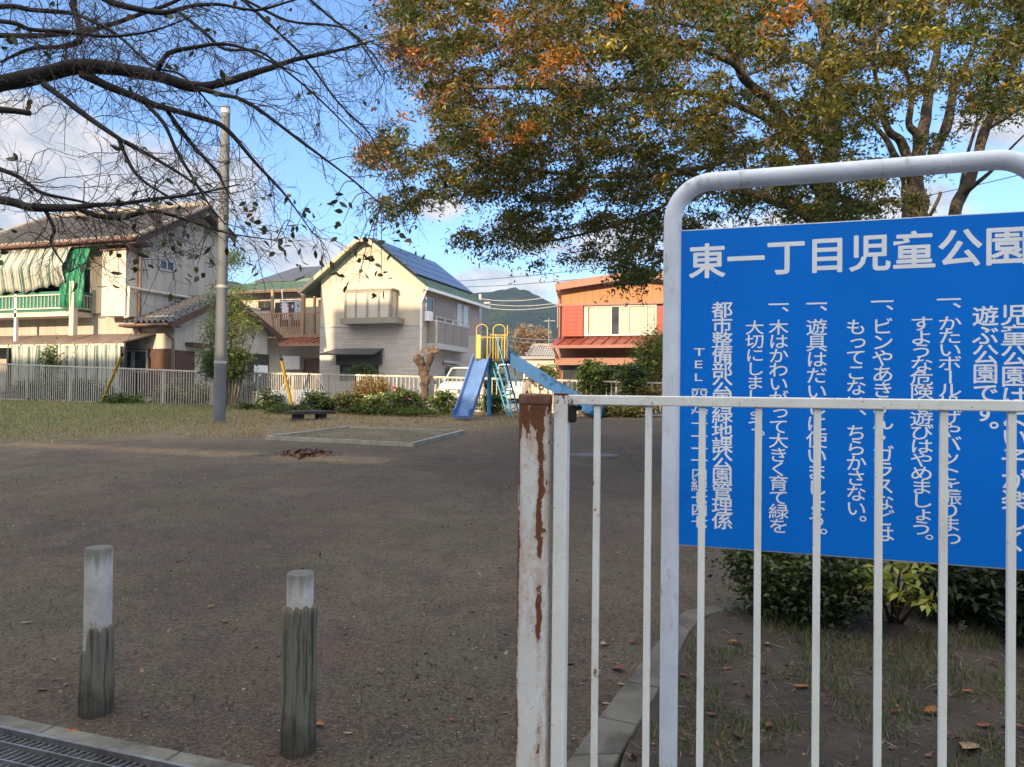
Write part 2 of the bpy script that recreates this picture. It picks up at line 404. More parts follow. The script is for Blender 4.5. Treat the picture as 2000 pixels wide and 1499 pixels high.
mb = MB(); bx = np.linspace(ki[1].x + .01, 4.2, 70)
NY = 40
mb.add([(x, 1.9 + (bed_ymax(x) - 1.9) * j / NY, bed_z(x, 1.9 + (bed_ymax(x) - 1.9) * j / NY)) for j in range(NY + 1) for x in bx],
       [(j * 70 + i, j * 70 + i + 1, j * 70 + 71 + i, j * 70 + 70 + i) for j in range(NY) for i in range(69)])
tag(mb.build('planting_bed_soil', M_bed, smooth=True), kind='structure')

# ------------------------------------------------------------------ bollards
def make_barkstuff():
    m, nt, b = newmat('concrete_bark'); o = xyz(nt)
    n = noise(nt, 62, 6, .7, (1, 1, .045)); g = noise(nt, 5, 6, .7)
    col = mixc(nt, maprange(nt, n, .34, .56), (.038, .035, .028), (.185, .175, .142))
    col = mixc(nt, math_n(nt, 'MULTIPLY', maprange(nt, g, .50, .68), .5), col, (.13, .125, .085))
    low = math_n(nt, 'ADD', o[2], math_n(nt, 'MULTIPLY', math_n(nt, 'SUBTRACT', noise(nt, 9, 4), .5), .3))
    col = mixc(nt, maprange(nt, low, .02, .15, .8, 0.0), col, (.035, .033, .022))
    nt.links.new(col, b.inputs['Base Color']); b.inputs['Roughness'].default_value = .9
    bump(nt, b, n, 1.0, .015); return m
def make_whitepost():
    m, nt, b = newmat('worn_white_concrete'); o = xyz(nt)
    n = noise(nt, 30, 5, .65, (1, 1, .12))
    top = maprange(nt, math_n(nt, 'ADD', o[2], math_n(nt, 'MULTIPLY', math_n(nt, 'SUBTRACT', n, .5), .22)), .56, .66)
    col = mixc(nt, maprange(nt, noise(nt, 7, 5), .4, .7), (.44, .435, .43), (.30, .30, .305))
    col = mixc(nt, math_n(nt, 'MULTIPLY', top, .9), col, (.13, .13, .118))
    col = mixc(nt, maprange(nt, noise(nt, 22, 5, .7, (1, 1, .4)), .58, .70), col, (.2, .195, .18))
    gm_ = nt.nodes.new('ShaderNodeNewGeometry'); sp_ = nt.nodes.new('ShaderNodeSeparateXYZ'); nt.links.new(gm_.outputs['True Normal'], sp_.inputs[0])
    col = mixc(nt, math_n(nt, 'GREATER_THAN', sp_.outputs[2], .6), col, (.10, .10, .092))
    nt.links.new(col, b.inputs['Base Color']); b.inputs['Roughness'].default_value = .85
    bump(nt, b, noise(nt, 80, 3), .25); return m
M_cbark, M_cwhite = make_barkstuff(), make_whitepost()
def bollard(px, py, rin, rout, top, zt, label, seed):
    p = gnd(px, py); t = root('bollard', p, label, 'bollard', 'imitation log bollards')
    n, k = 56, 26; vs = []; fs = []
    for j in range(k + 1):
        for i in range(n):
            a = 2 * math.pi * i / n; z = -.05 + (zt(a) + .05) * j / k
            r = rout + .0045 * mnoise.noise(Vector((math.cos(a) * 9, math.sin(a) * 9, z * 3 + seed))) + .003 * mnoise.noise(Vector((math.cos(a) * 20, math.sin(a) * 20, z * 9 + seed)))
            r *= 1 + .05 * (1 - j / k) + (.06 if j == 0 else 0)
            vs.append((p.x + r * math.cos(a), p.y + r * math.sin(a), p.z + z))
    for i in range(n):
        a = 2 * math.pi * i / n; vs.append((p.x + rin * .98 * math.cos(a), p.y + rin * .98 * math.sin(a), p.z + zt(a) - .004))
    for j in range(k + 1):
        for i in range(n): fs.append((j * n + i, j * n + (i + 1) % n, (j + 1) * n + (i + 1) % n, (j + 1) * n + i))
    mb = MB().add(vs, fs); mb.build('bark_shell', M_cbark, t, True)
    zs = [(0.1, rin), (top - .30, rin), (top - .006, rin), (top - .001, rin * .965), (top, rin * .95), (top + .001, .0005)]
    mb = MB(); mb.tube([(p.x, p.y, p.z + z) for z, _ in zs], [r for _, r in zs], 40, False)
    o = mb.build('painted_core', M_cwhite, t, True)
    e = o.modifiers.new('edge', 'EDGE_SPLIT'); e.split_angle = math.radians(35)
    return t
def zleft(a):
    c = math.cos(a - math.radians(205))
    return .355 - .10 * cl((c - .25) * 6, 0, 1) + .022 * mnoise.noise(Vector((math.cos(a) * 3, math.sin(a) * 3, 4))) + .012 * mnoise.noise(Vector((math.cos(a) * 9, math.sin(a) * 9, 4)))
bollard(188, 1392, .0515, .0595, .668, zleft, 'taller weathered bollard with mostly bare white painted upper half', 1)
bollard(582, 1466, .048, .061, .650, lambda a: .53 + .018 * mnoise.noise(Vector((math.cos(a) * 3, math.sin(a) * 3, 8))) + .012 * mnoise.noise(Vector((math.cos(a) * 9, math.sin(a) * 9, 8))), 'bark textured concrete bollard with only a short white top', 5)

# ------------------------------------------------------------------ rusty gate post and white fence
def make_rustpaint(name, base, lo, top=None, streak=.3):
    m, nt, b = newmat(name); o = xyz(nt)
    n1 = noise(nt, 9, 7, .7, (1, 1, streak)); n2 = noise(nt, 60, 4, .7)
    v = math_n(nt, 'ADD', n1, math_n(nt, 'ADD', math_n(nt, 'MULTIPLY', math_n(nt, 'SUBTRACT', n2, .5), .3), math_n(nt, 'MULTIPLY', math_n(nt, 'SUBTRACT', noise(nt, 22, 5, .7), .5), .3)))
    if top: v = math_n(nt, 'ADD', v, maprange(nt, o[2], top[0], top[1], 0.0, top[2]))
    if name == 'chipped_white_paint': v = math_n(nt, 'ADD', v, maprange(nt, o[0], .17, .02, 0.0, .28))
    if name == 'rusty_white_paint':
        # a rust run down one side of the post and flaking on the other
        ang = math_n(nt, 'ARCTAN2', o[1], o[0])
        w = math_n(nt, 'ADD', ang, math_n(nt, 'MULTIPLY', math_n(nt, 'SUBTRACT', noise(nt, 5, 5, .7, (.3, .3, 1)), .5), 1.0))
        run = math_n(nt, 'MULTIPLY', maprange(nt, math_n(nt, 'ABSOLUTE', math_n(nt, 'ADD', w, .93)), .30, .04), maprange(nt, noise(nt, 3.5, 3, .5, (.2, .2, 1)), .42, .56))
        run2 = math_n(nt, 'MULTIPLY', maprange(nt, math_n(nt, 'ABSOLUTE', math_n(nt, 'ADD', w, 2.62)), .5, .05), .8)
        v = math_n(nt, 'ADD', v, math_n(nt, 'MULTIPLY', math_n(nt, 'MAXIMUM', run, run2), .24))
    stain = math_n(nt, 'MULTIPLY', maprange(nt, v, lo - .20, lo, 0.0, 1.0), .6 if name == 'rusty_white_paint' else .22)
    col = mixc(nt, maprange(nt, noise(nt, 4, 4), .3, .7), base, tuple(x * .9 for x in base))
    col = mixc(nt, stain, col, (.42, .26, .17))
    rust = mixc(nt, n2, (.055, .022, .008), (.22, .075, .03))
    rm = maprange(nt, v, lo, lo + .035)
    col = mixc(nt, rm, col, rust)
    col = mixc(nt, maprange(nt, noise(nt, 110, 3), .685, .72), col, (.12, .10, .09))
    nt.links.new(col, b.inputs['Base Color'])
    nt.links.new(maprange(nt, rm, 0, 1, .38, .9), b.inputs['Roughness'])
    bump(nt, b, math_n(nt, 'SUBTRACT', 1.0, rm), .4, .004); return m
M_rust = make_rustpaint('rusty_white_paint', (.72, .73, .72), .62, (1.06, 1.34, .15))
M_fpaint = make_rustpaint('chipped_white_paint', (.84, .87, .85), .725, (1.24, 1.30, .02), .6)
M_fpost = make_rustpaint('fence_post_paint', (.82, .85, .84), .70, (1.2, 1.29, .10))
M_capr = mat('rusted_cap', (.13, .05, .03), (.22, .11, .08), 25, .85, .3, 60)
YF = 2.26
pt = onY(1046, 768, YF); post_x = pt.x; zb = gz(post_x, YF)
gp = root('gate_post', (post_x, YF, zb), 'thick rusty white gate post with brown corroded cap at end of fence', 'post')
ztop = onY(1046, 770, YF).z; rp = .0508
mb = MB(); mb.tube([(post_x, YF, zb - .1), (post_x, YF, ztop - .01)], rp, 40, False); mb.build('pipe', M_rust, gp, True)
mb = MB(); mb.tube([(post_x, YF, ztop - .030), (post_x, YF, ztop - .0296), (post_x, YF, ztop - .004), (post_x, YF, ztop + .001), (post_x, YF, ztop + .002)], [rp, rp + .0022, rp + .0022, rp - .003, .001], 40, False)
o = mb.build('cap', M_capr, gp, True); o.modifiers.new('edge', 'EDGE_SPLIT').split_angle = math.radians(40)

zr0, zr1 = onY(1640, 799, YF).z, onY(1640, 778, YF).z
fx = onY(1097, 900, YF).x
nf = root('metal_fence', (fx, YF, gz(fx, YF)), 'white painted metal bar fence in front of the blue notice board', 'fence')
pw = .021
MB().box(fx - pw, fx + pw, YF - pw, YF + pw, gz(fx, YF) - .1, zr1 - .001).build('post', M_fpost, nf, bev=.004)
MB().box(fx - pw - .001, fx + pw + .001, YF - pw - .001, YF + pw + .001, zr1 - .001, zr1 + .005).build('post_cap', M_capr, nf, bev=.002)
MB().box(fx + pw, 2.6, YF - .016, YF + .016, zr0, zr1).build('top_rail', M_fpaint, nf, bev=.003)
MB().box(fx + pw + .0, 2.6, YF - .016, YF + .016, .10, .14).build('bottom_rail', M_fpaint, nf, bev=.003)
mb = MB(); mb.box(fx + pw, fx + pw + .022, YF - .013, YF + .02, zr0 - .055, zr0 - .001); mb.box(fx + pw + .022, fx + pw + .04, YF - .01, YF + .016, zr0 - .018, zr0 - .001)
mb.build('bracket', M_black, nf, bev=.008)
bx0 = onY(1165, 1000, YF).x; bx1 = onY(1975, 1000, YF).x; step = (bx1 - bx0) / 7
for i in range(17):
    x = bx0 + i * step
    MB().box(x - .0095, x + .0095, YF - .0095, YF + .0095, .14, zr0).build('fence_bar', M_fpaint, nf, bev=.002)

# ------------------------------------------------------------------ notice board
YS = 2.63
M_frame = mat('frame_paint', (.70, .76, .86), (.61, .67, .76), 9, .5, .12, 60, dirt=(.32, .33, .35), dirt_lo=.57, dirt_scale=26)
def make_blue():
    m, nt, b = newmat('sign_blue')
    col = mixc(nt, maprange(nt, noise(nt, 2, 4), .3, .7), (.001, .185, .76), (.001, .168, .70))
    col = mixc(nt, math_n(nt, 'MULTIPLY', maprange(nt, noise(nt, 9, 5, .7), .62, .74), .5), col, (.004, .10, .52))
    scr = noise(nt, 40, 4, .8, (.35, 1, 6)); col = mixc(nt, math_n(nt, 'MULTIPLY', maprange(nt, scr, .66, .74), .5), col, (.15, .33, .62))
    col = mixc(nt, maprange(nt, noise(nt, 75, 2, .5), .77, .79), col, (.01, .02, .05))
    nt.links.new(col, b.inputs['Base Color']); b.inputs['Roughness'].default_value = .42; b.inputs['Specular IOR Level'].default_value = .22
    bump(nt, b, noise(nt, 14, 3), .06, .01); return m
M_blue = make_blue(); M_letter = mat('letter_white', (.86, .91, .96), (.80, .86, .93), 6, .5)
M_sedge = mat('sign_edge', (.62, .66, .72), (.5, .54, .6), 9, .55, dirt=(.3, .3, .3), dirt_lo=.6, dirt_scale=20)
lx = onY(1310, 900, YS).x; rx = onY(2043, 420, YS).x; zt = onY(1450, 350.5, YS).z; R_ = .130
sg = root('notice_board', (lx, YS, gz(lx, YS)), 'blue park notice board with white Japanese writing in a pale tube frame', 'sign')
pts = [(lx, YS, gz(lx, YS) - .2), (lx, YS, .3), (lx, YS, 1.0), (lx, YS, zt - R_)]
pts += [(lx + R_ - R_ * math.cos(a), YS, zt - R_ + R_ * math.sin(a)) for a in np.linspace(0.12, math.pi / 2, 12)]
pts += [(rx - R_ + R_ * math.sin(a), YS, zt - R_ + R_ * math.cos(a)) for a in np.linspace(0, math.pi / 2, 12)]
pts += [(rx, YS, 1.0), (rx, YS, gz(rx, YS) - .2)]
MB().tube(pts, .0303, 28).build('tube_frame', M_frame, sg, True)
YPN = YS - .005
pa = onY(1329, 450, YPN); pb = onY(1327, 1066, YPN)
px0, px1, pz0, pz1 = pa.x, rx - .033, pb.z, pa.z
MB().box(px0, px1, YPN, YPN + .018, pz0, pz1).build('panel', M_sedge, sg, bev=.003)
pface = MB().box(px0 + .004, px1 - .004, YPN - .0015, YPN + .001, pz0 + .005, pz1 - .004).build('panel_face', M_blue, sg)
YT = YPN - .0017
glyphs = []   # (char, x, z, em_w, em_h, bold, rot, column)
def col_text(ci, text, px, pyA, pyB, nA, w, h, bold, dpx=0.0):
    """vertical column: first char centred at (px,pyA), char number nA at (px+dpx,pyB)"""
    a = onY(px, pyA, YT); b = onY(px + dpx, pyB, YT)
    for i, c in enumerate(text):
        if c == ' ': continue
        t = i / nA; x = a.x + (b.x - a.x) * t; z = a.z + (b.z - a.z) * t; rot = 0
        if c in '、。': x += .62 * w; z += .58 * h
        if c in 'ょっゃ': x += .08 * w; z += .06 * h
        if c in 'ー（）': rot = 1
        glyphs.append((c, x, z, w, h, bold, rot, ci))
title = '東一丁目児童公園'; a = onY(1381, 511, YT); b = onY(1967, 481, YT)
for i, c in enumerate(title):
    t = i / 7; glyphs.append((c, a.x + (b.x - a.x) * t, a.z + (b.z - a.z) * t, .124, .123, .021, 0, 0))
col_text(1, '児童公園はよい子が楽しく', 1981, 616, 1058, 11, .074, .067, .016, 2)
col_text(2, '遊ぶ公園です。', 1924.6, 618, 806, 5, .072, .064, .016)
col_text(3, '一、', 1853, 586, 607, 1, .070, .05, .014); col_text(3, 'かたいボール投げやバットを振りまわ', 1855, 632, 1051, 16, .068, .050, .008)
col_text(4, 'すような危険な遊びはやめましょう。', 1800, 633, 1032, 15, .068, .050, .008)
col_text(5, '一、', 1723, 590, 611, 1, .068, .05, .014); col_text(5, 'ビンやあきかん・ガラスなどは', 1723.6, 638, 1043, 13, .066, .057, .008, 2)
col_text(6, 'もってこない、ちらかさない。', 1672, 639.5, 994, 12, .063, .055, .008)
col_text(7, '一、', 1595, 594, 612, 1, .066, .05, .014); col_text(7, '遊具はだいじに使いましょう。', 1595, 640, 1017, 12, .066, .057, .008)
col_text(8, '一、', 1520.6, 595.5, 614, 1, .066, .05, .014); col_text(8, '木はかわいがって大きく育て緑を', 1520.6, 640, 1028, 14, .064, .053, .008)
col_text(9, '大切にしましょう。', 1474, 640.6, 829, 7, .062, .050, .008, 1)
col_text(10, '都市整備部公園緑地課公園管理係', 1410.5, 606, 1019, 14, .070, .058, .015)
for c, y in zip('TEL（四八）一一一一内線七四七', (688, 712, 737, 755, 770, 798, 812, 828, 853, 877, 900, 925.6, 949, 974, 997, 1021)):
    col_text(11, c, 1366, y, y + 1, 1, .058 if c not in 'TEL' else .062, .046 if c not in 'TEL' else .037, .006)
tmp = {}
for c in sorted({g[0] for g in glyphs}):
    cu = bpy.data.curves.new('t', 'FONT'); cu.body = c; cu.size = 1; cu.resolution_u = 3
    o = bpy.data.objects.new('t', cu); COL.objects.link(o); tmp[c] = o
bpy.context.view_layer.update(); dg = bpy.context.evaluated_depsgraph_get()
gm = {}
for c, o in tmp.items():
    me = bpy.data.meshes.new_from_object(o.evaluated_get(dg))
    gm[c] = ([(v.co.x, v.co.y) for v in me.vertices], [tuple(p.vertices) for p in me.polygons]); bpy.data.meshes.remove(me)
for o in tmp.values():
    cu = o.data; bpy.data.objects.remove(o); bpy.data.curves.remove(cu)
cols_mb = {}
for c, x, z, w, h, bold, rot, ci in glyphs:
    cxm, czm = (.31, .345) if c in 'TEL' else (.5, .36)
    nb = 12 if ci == 0 else 6
    for k in range(nb):            # brush strokes laid a hair apart give the rounded, heavy signwriter's letters
        dx, dz = bold * math.cos(2 * math.pi * k / nb), bold * math.sin(2 * math.pi * k / nb)
        vs = []
        for gx, gzv in gm[c][0]:
            gx -= cxm; gzv -= czm
            if rot: gx, gzv = gzv, -gx
            vs.append((x + (gx + dx) * w, YT - .00006 * k, z + (gzv + dz) * h))
        cols_mb.setdefault(ci, MB()).add(vs, gm[c][1])
for ci, g in cols_mb.items():
    g.build('heading_lettering' if ci == 0 else 'text_column', M_letter, pface)

# ------------------------------------------------------------------ unseen blocks added behind the camera, shaped to shade the park
M_stucco = mat('grey_stucco', (.36, .34, .31), (.30, .285, .26), 1.5, .85)
M_slate = mat('slate_roof', (.09, .09, .095), (.06, .06, .065), 5, .7)
ap = root('shade_block', (-21, -14, 0), 'unseen tall plain block added behind the camera to shade the park', 'building')
MB().box(-23.3, -18.4, -22, -12, -.3, 18.8).build('shade_tower', M_stucco, ap)  # height set so its shadow edge crosses the gabled house front
MB().box(-62, -23.4, -22, -12, -.3, 12.7).build('shade_wing', M_stucco, ap)
for i in range(2):
    for j in range(5):
        f = MB(); x0 = -23.0 + i * 2.4; z0 = 1.2 + j * 3.3
        f.box(x0, x0 + 1.6, -12.0, -11.95, z0, z0 + 1.5); f.build('window', M_alum, ap)
hs = root('shade_row', (-8, -13, 0), 'unseen long block with raised parapet across the street', 'house')
MB().box(-18.3, 14, -18, -12, -.3, 7.20).build('wall', M_stucco, hs)
mb = MB(); mb.box(-18.3, 14, -12.16, -12, 7.44, 10.4); mb.box(-7.2, 14, -12.15, -12.01, 7.20, 7.44); mb.build('baffle', M_stucco, hs)  # raised over a gap, shaped to let a strip of sun onto the soil
MB().box(-15.15, -14.2, -12.9, -12.17, 7.20, 13.4).build('pole_shade_block', M_stucco, hs)  # added only to shade the concrete pole
mb = MB()
for x in range(-18, 12, 3): mb.box(x, x + .06, -12.12, -12.04, 7.20, 7.44)
mb.build('baffle_posts', M_dark, hs)
for i in range(9):
    f = MB(); f.box(-17 + i * 3.3, -15.4 + i * 3.3, -12.0, -11.95, 1.0, 2.4); f.build('window', M_alum, hs)

# ------------------------------------------------------------------ house on the left: two storeys, tiled roof
M_sid = siding('cream_siding', (.47, .435, .38), .42, True, .6, .05, dirt=(.36, .32, .26))
M_sidg = siding('grey_siding', (.42, .39, .35), .42, True, .6, .05, dirt=(.30, .27, .24))
M_tile = mat('grey_roof_tile', (.075, .072, .076), (.12, .115, .112), 9, .55, .2, 30, dirt=(.30, .26, .22), dirt_lo=.62)
M_ridge = mat('ridge_tile', (.30, .26, .22), (.20, .18, .16), 6, .7)
M_brownm = mat('brown_gutter', (.15, .075, .05), (.10, .05, .035), 6, .5)
M_creamp = mat('cream_paint', (.54, .49, .41), (.47, .425, .355), 5, .5)
M_shut = siding('shutter_cream', (.55, .50, .41), .07, False, .7, .25)
M_netg = mat('green_net', (.012, .22, .12), (.015, .16, .09), 3, .7)
M_greenp = mat('green_panel', (.02, .18, .12), (.02, .14, .10), 3, .6)
def make_stripes():
    m, nt, b = newmat('striped_cloth'); o = xyz(nt)
    u = math_n(nt, 'MULTIPLY', math_n(nt, 'ADD', o[0], 100.0), 1 / .44); fr = math_n(nt, 'FRACT', u)
    g1 = math_n(nt, 'MULTIPLY', math_n(nt, 'GREATER_THAN', fr, .05), math_n(nt, 'LESS_THAN', fr, .42))
    g2 = math_n(nt, 'MULTIPLY', math_n(nt, 'GREATER_THAN', fr, .55), math_n(nt, 'LESS_THAN', fr, .60))
    g3 = math_n(nt, 'MULTIPLY', math_n(nt, 'GREATER_THAN', fr, .85), math_n(nt, 'LESS_THAN', fr, .89))
    g4 = math_n(nt, 'MULTIPLY', math_n(nt, 'GREATER_THAN', fr, .16), math_n(nt, 'LESS_THAN', fr, .20))
    k = math_n(nt, 'SUBTRACT', math_n(nt, 'MAXIMUM', g1, math_n(nt, 'MAXIMUM', g2, g3)), g4, clamp=True)
    col = mixc(nt, k, (.34, .35, .315), (.042, .088, .076))
    col = mixc(nt, math_n(nt, 'MULTIPLY', maprange(nt, noise(nt, 2, 5), .4, .7), .3), col, (.45, .42, .36))
    nt.links.new(col, b.inputs['Base Color']); b.inputs['Roughness'].default_value = .85
    return m
M_stripe = make_stripes()
M_brownw = mat('dark_brown_wood', (.085, .04, .028), (.055, .028, .02), 4, .6)
M_curt = mat('pale_curtain_glass', (.40, .38, .32), (.33, .31, .27), 3, .12)
YL, XR = 21.0, -20.86
lh = root('tiled_house', (XR, YL, gz(XR, YL)), 'cream two storey house with grey tiled roof and green striped balcony awnings', 'house')
zgl = .55
ev = onY(268, 463, YL - .75); pk = onX(411, 404, XR + .6); Yp = pk.y; zev = ev.z
zpk = pk.z; Yb = onX(431, 500, XR).y
slope = (zpk - zev) / (Yp - (YL - .75))
zw = zev + .62 * slope - .12
zbk = zpk - (Yb + .25 - Yp) * slope
mb = MB(); mb.box(-44, XR, YL, Yb, zgl, zw)
mb.prism([(XR, YL, zw), (XR, Yb, zw), (XR, Yb, zbk), (XR, Yp, zpk - .16)], (-6, 0, 0)); mb.build('wall', M_sidg, lh)
rl = onY(92, 427, Yp); el = onY(-75, 479, YL - .75)
mb = MB(); tile_roof(mb, (el.x, YL - .75, zev), (XR + .6, YL - .75, zev), (XR + .6, Yp, zpk), (rl.x, Yp, zpk), 44, 15, .075, .06); rf = mb.build('roof', M_tile, lh)
mb = MB(); mb.add([(XR + .6, Yp, zpk), (XR + .6, Yb + .3, zbk - .03), (el.x, Yb + .3, zbk - .03), (rl.x, Yp, zpk), (el.x, YL - .75, zev)], [(0, 1, 2, 3), (3, 2, 4)]); mb.build('rear_slope', M_tile, rf)
mb = MB(); mb.tube([(rl.x, Yp, zpk + .09), (XR + .65, Yp, zpk + .09)], .15, 10); mb.tube([(rl.x, Yp, zpk + .07), (el.x, YL - .75, zev + .06)], .12, 8)
n = 40
for i in range(n):
    t = i / n; mb.tube([(XR + .6, YL - .75 + (Yp - YL + .75) * t, zev + (zpk - zev) * t + .07), (XR + .6, YL - .75 + (Yp - YL + .75) * (t + .9 / n), zev + (zpk - zev) * (t + .9 / n) + .06)], .085, 6)
mb.build('ridge', M_ridge, rf)
mb = MB()
for i in range(44):      # round eave tiles
    x = el.x + (XR + .6 - el.x) * (i + .25) / 44
    mb.tube([(x, YL - .80, zev + .02), (x, YL - .72, zev + .03)], .075, 8)
mb.build('eave_tile', M_ridge, rf)
mb = MB(); mb.box(el.x, XR + .5, YL - .72, YL + .05, zev - .2, zev - .08); mb.beam((XR + .5, YL - .7, zev - .12), (XR + .5, Yp, zpk - .14), .06, .22); mb.beam((XR + .5, Yb + .25, zbk - .16), (XR + .5, Yp, zpk - .14), .06, .22)
mb.build('eave_board', M_brownw, lh)
mb = MB(); mb.tube([(el.x, YL - .84, zev - .06), (XR + .5, YL - .84, zev - .06)], .065, 8)
mb.tube([(XR + .1, YL - .8, zev - .1), (XR + .06, YL - .5, zev - .35), (XR + .06, YL - .08, zev - .55), (XR + .06, YL - .08, 3.0)], .045, 8); mb.build('gutter', M_brownm, lh)
mb = MB(); mb.box(-44, XR + .02, YL - .015, YL + .01, zw - .75, zw - .02); mb.build('frieze_board', M_creamp, lh)
# shutter box beside the window
ba = onY(200, 491, YL - .54); bb = onY(242, 617, YL - .54)
MB().box(ba.x, XR - .12, YL - .54, YL - .02, bb.z, ba.z).build('shutter_box', siding('box_siding', (.54, .495, .42), .42, True, .75, .05), lh)
MB().box(ba.x - .05, XR - .07, YL - .60, YL - .02, ba.z, ba.z + .05).build('box_lid', M_brownm, lh)
a = onY(180, 507, YL - .1); b = onY(201, 612, YL - .1)
MB().box(a.x, b.x, YL - .1, YL - .02, b.z, a.z).build('shutter', M_shut, lh)
window(lh, 140, 525, 178, 590, YL, M_white, M_glass, (.5,), .06)
a = onY(0, 500, YL); MB().box(-34, onY(118, 500, YL).x, YL - .03, YL - .01, 4.1, 6.0).build('balcony_door', M_glass, lh)
# gable side
windowX(lh, 312, 505, 341, 533, XR, M_alum, M_glass, (.5,), .06)
mb = MB()
w0 = onX(246, 561, XR + .08); w1 = onX(430, 590, XR + .08); zz = w0.z
mb.tube([(XR - .06, YL - .6, bb.z - .06), (XR + .08, YL - .6, bb.z - .06), (XR + .08, YL - .6, zz), (XR + .08, YL + 6.5, zz)], .055, 8); mb.build('white_pipe', M_creamp, lh)
# balcony
Yk = YL - .85; c0 = onY(142, 620, Yk); xk = c0.x
zf0, zf1 = onY(142, 617, Yk).z, onY(142, 608, Yk).z; zrail = onY(142, 573, Yk).z
bal = MB().box(-44, xk, Yk, YL - .01, zf0, zf1).build('balcony_floor', M_creamp, lh)
mb = MB(); mb.box(-44, xk, Yk, Yk + .05, zrail - .05, zrail); mb.box(xk - .05, xk, Yk + .05, YL - .02, zrail - .05, zrail)
mb.box(-44, xk, Yk, Yk + .05, zf1 + .10, zf1 + .15); mb.box(xk - .05, xk, Yk + .05, YL - .02, zf1 + .10, zf1 + .15)
x = xk - .15
while x > -40: mb.box(x, x + .02, Yk + .01, Yk + .03, zf1 + .15, zrail - .05); x -= .17
for k in range(5): y = Yk + .2 + k * .13; mb.box(xk - .045, xk - .015, y, y + .03, zf1 + .15, zrail - .05)
mb.build('balcony_railing', M_creamp, bal)
mb = MB(); mb.box(-44, xk - .07, Yk + .055, Yk + .07, zf1 + .02, zrail + .1); mb.box(xk - .068, xk - .056, Yk + .06, YL - .03, zf1 + .02, zrail + .1); mb.build('balcony_screen', M_greenp, bal)
mb = MB(); mb.box(xk - .06, xk + .14, Yk - .1, Yk + .08, onY(142, 656, Yk).z, onY(142, 550, Yk).z); mb.build('post', M_creamp, lh)
x2 = onY(29, 640, Yk).x
mb = MB(); mb.box(x2 - .05, x2 + .05, Yk, Yk + .1, 2.2, onY(29, 575, Yk).z); mb.build('post', M_white, lh)
# net and awning cloth (hang from the eave: things of their own)
def cloth(name, label, cat, xa, xb, prof, m, wav, freq, nseg=90, holes=False, group=None):
    """hanging cloth: prof(u) gives a list of (y, z) from top to bottom"""
    vs = []; K = None
    for i in range(nseg + 1):
        u = i / nseg; x = xa + (xb - xa) * u; p = prof(u); K = len(p)
        for k, (y, z) in enumerate(p):
            s = k / (K - 1)
            vs.append((x + .03 * math.sin(u * 47 + k), y + wav * (.3 + s) * math.sin(u * freq + .8 * math.sin(u * 9 + k * .2)) + .03 * mnoise.noise(Vector((x * 2, k * .7, 3))), z + .02 * math.sin(u * 31)))
    fs = [(i * K + k, (i + 1) * K + k, (i + 1) * K + k + 1, i * K + k + 1) for i in range(nseg) for k in range(K - 1)]
    mb = MB().add(vs, fs)
    o = mb.build(name, m, None, True); sd = o.modifiers.new('thick', 'SOLIDIFY'); sd.thickness = .006
    # origin to the hem
    me = o.data; c = Vector(vs[0]); me.transform(Matrix.Translation(-c)); o.location = c
    return tag(o, label, cat, group)
zt_ = onY(100, 476, YL - .7).z; zk_ = onY(60, 573, Yk - .15).z
def prof_up(u):
    zmid = onY(60, 522, Yk - .2).z; lift = (.0 if u < .72 else (u - .72) * .9) + .10 * abs(math.sin(u * 40)) * (u > .5)
    return [(YL - .62 + (Yk - .22 - YL + .62) * s / 6, zt_ + (zmid - zt_) * s / 6) for s in range(7)] + [(Yk - .22 + .03 * s, zmid + (zk_ + lift - zmid) * s / 5) for s in range(1, 6)]
cloth('striped_awning', 'torn green and white striped awning hanging over upstairs balcony', 'awning', onY(-120, 476, YL - .6).x, onY(146, 476, YL - .6).x, prof_up, M_stripe, .04, 62)
def prof_net(u): return [(YL - .55 + (Yk - .05 - YL + .55) * min(1, s / 4), onY(165, 476, YL - .5).z + (onY(165, 600, Yk).z - onY(165, 476, YL - .5).z) * s / 8) for s in range(9)]
mnet, nt_, b_ = newmat('green_netting'); b_.inputs['Base Color'].default_value = (.01, .25, .13, 1)
tr_ = nt_.nodes.new('ShaderNodeBsdfTransparent'); mx_ = nt_.nodes.new('ShaderNodeMixShader'); mx_.inputs[0].default_value = .5
nt_.links.new(b_.outputs[0], mx_.inputs[1]); nt_.links.new(tr_.outputs[0], mx_.inputs[2]); nt_.links.new(mx_.outputs[0], nt_.nodes['Material Output'].inputs[0])
cloth('green_net', 'sheer green net hung at balcony end beside the shutter', 'net', onY(141, 476, YL - .4).x, onY(187, 476, YL - .4).x, prof_net, mnet, .05, 20, 40)
# single storey extension
XE = onY(340, 660, YL + .02).x; XEo = XE + .35
pe = onX(455, 577, XEo); ee = onY(339, 632, YL - .5); Ype, zpe, zee = pe.y, pe.z, ee.z
sl2 = (zpe - zee) / (Ype - (YL - .5)); Yeb = 2 * Ype - YL
ext = MB().box(-27, XE, YL + .02, Yeb, zgl, zee + .3).prism([(XE, YL + .02, zee + .3), (XE, Yeb, zee + .3), (XE, Ype, zpe - .1)], (-3, 0, 0)).build('extension_wall', M_sid, lh)
xl = onY(237, 632, YL - .5).x
mb = MB(); tile_roof(mb, (xl, YL - .5, zee), (XEo, YL - .5, zee), (XEo, Ype, zpe), (XR + .03, Ype, zpe), 9, 10, .075, .07)
mb.add([(XEo, Ype, zpe), (XEo, Yeb + .5, zee), (XR, Yeb + .5, zee), (XR, Ype, zpe)], [(0, 1, 2, 3)])
erf = mb.build('extension_roof', M_tile, lh)
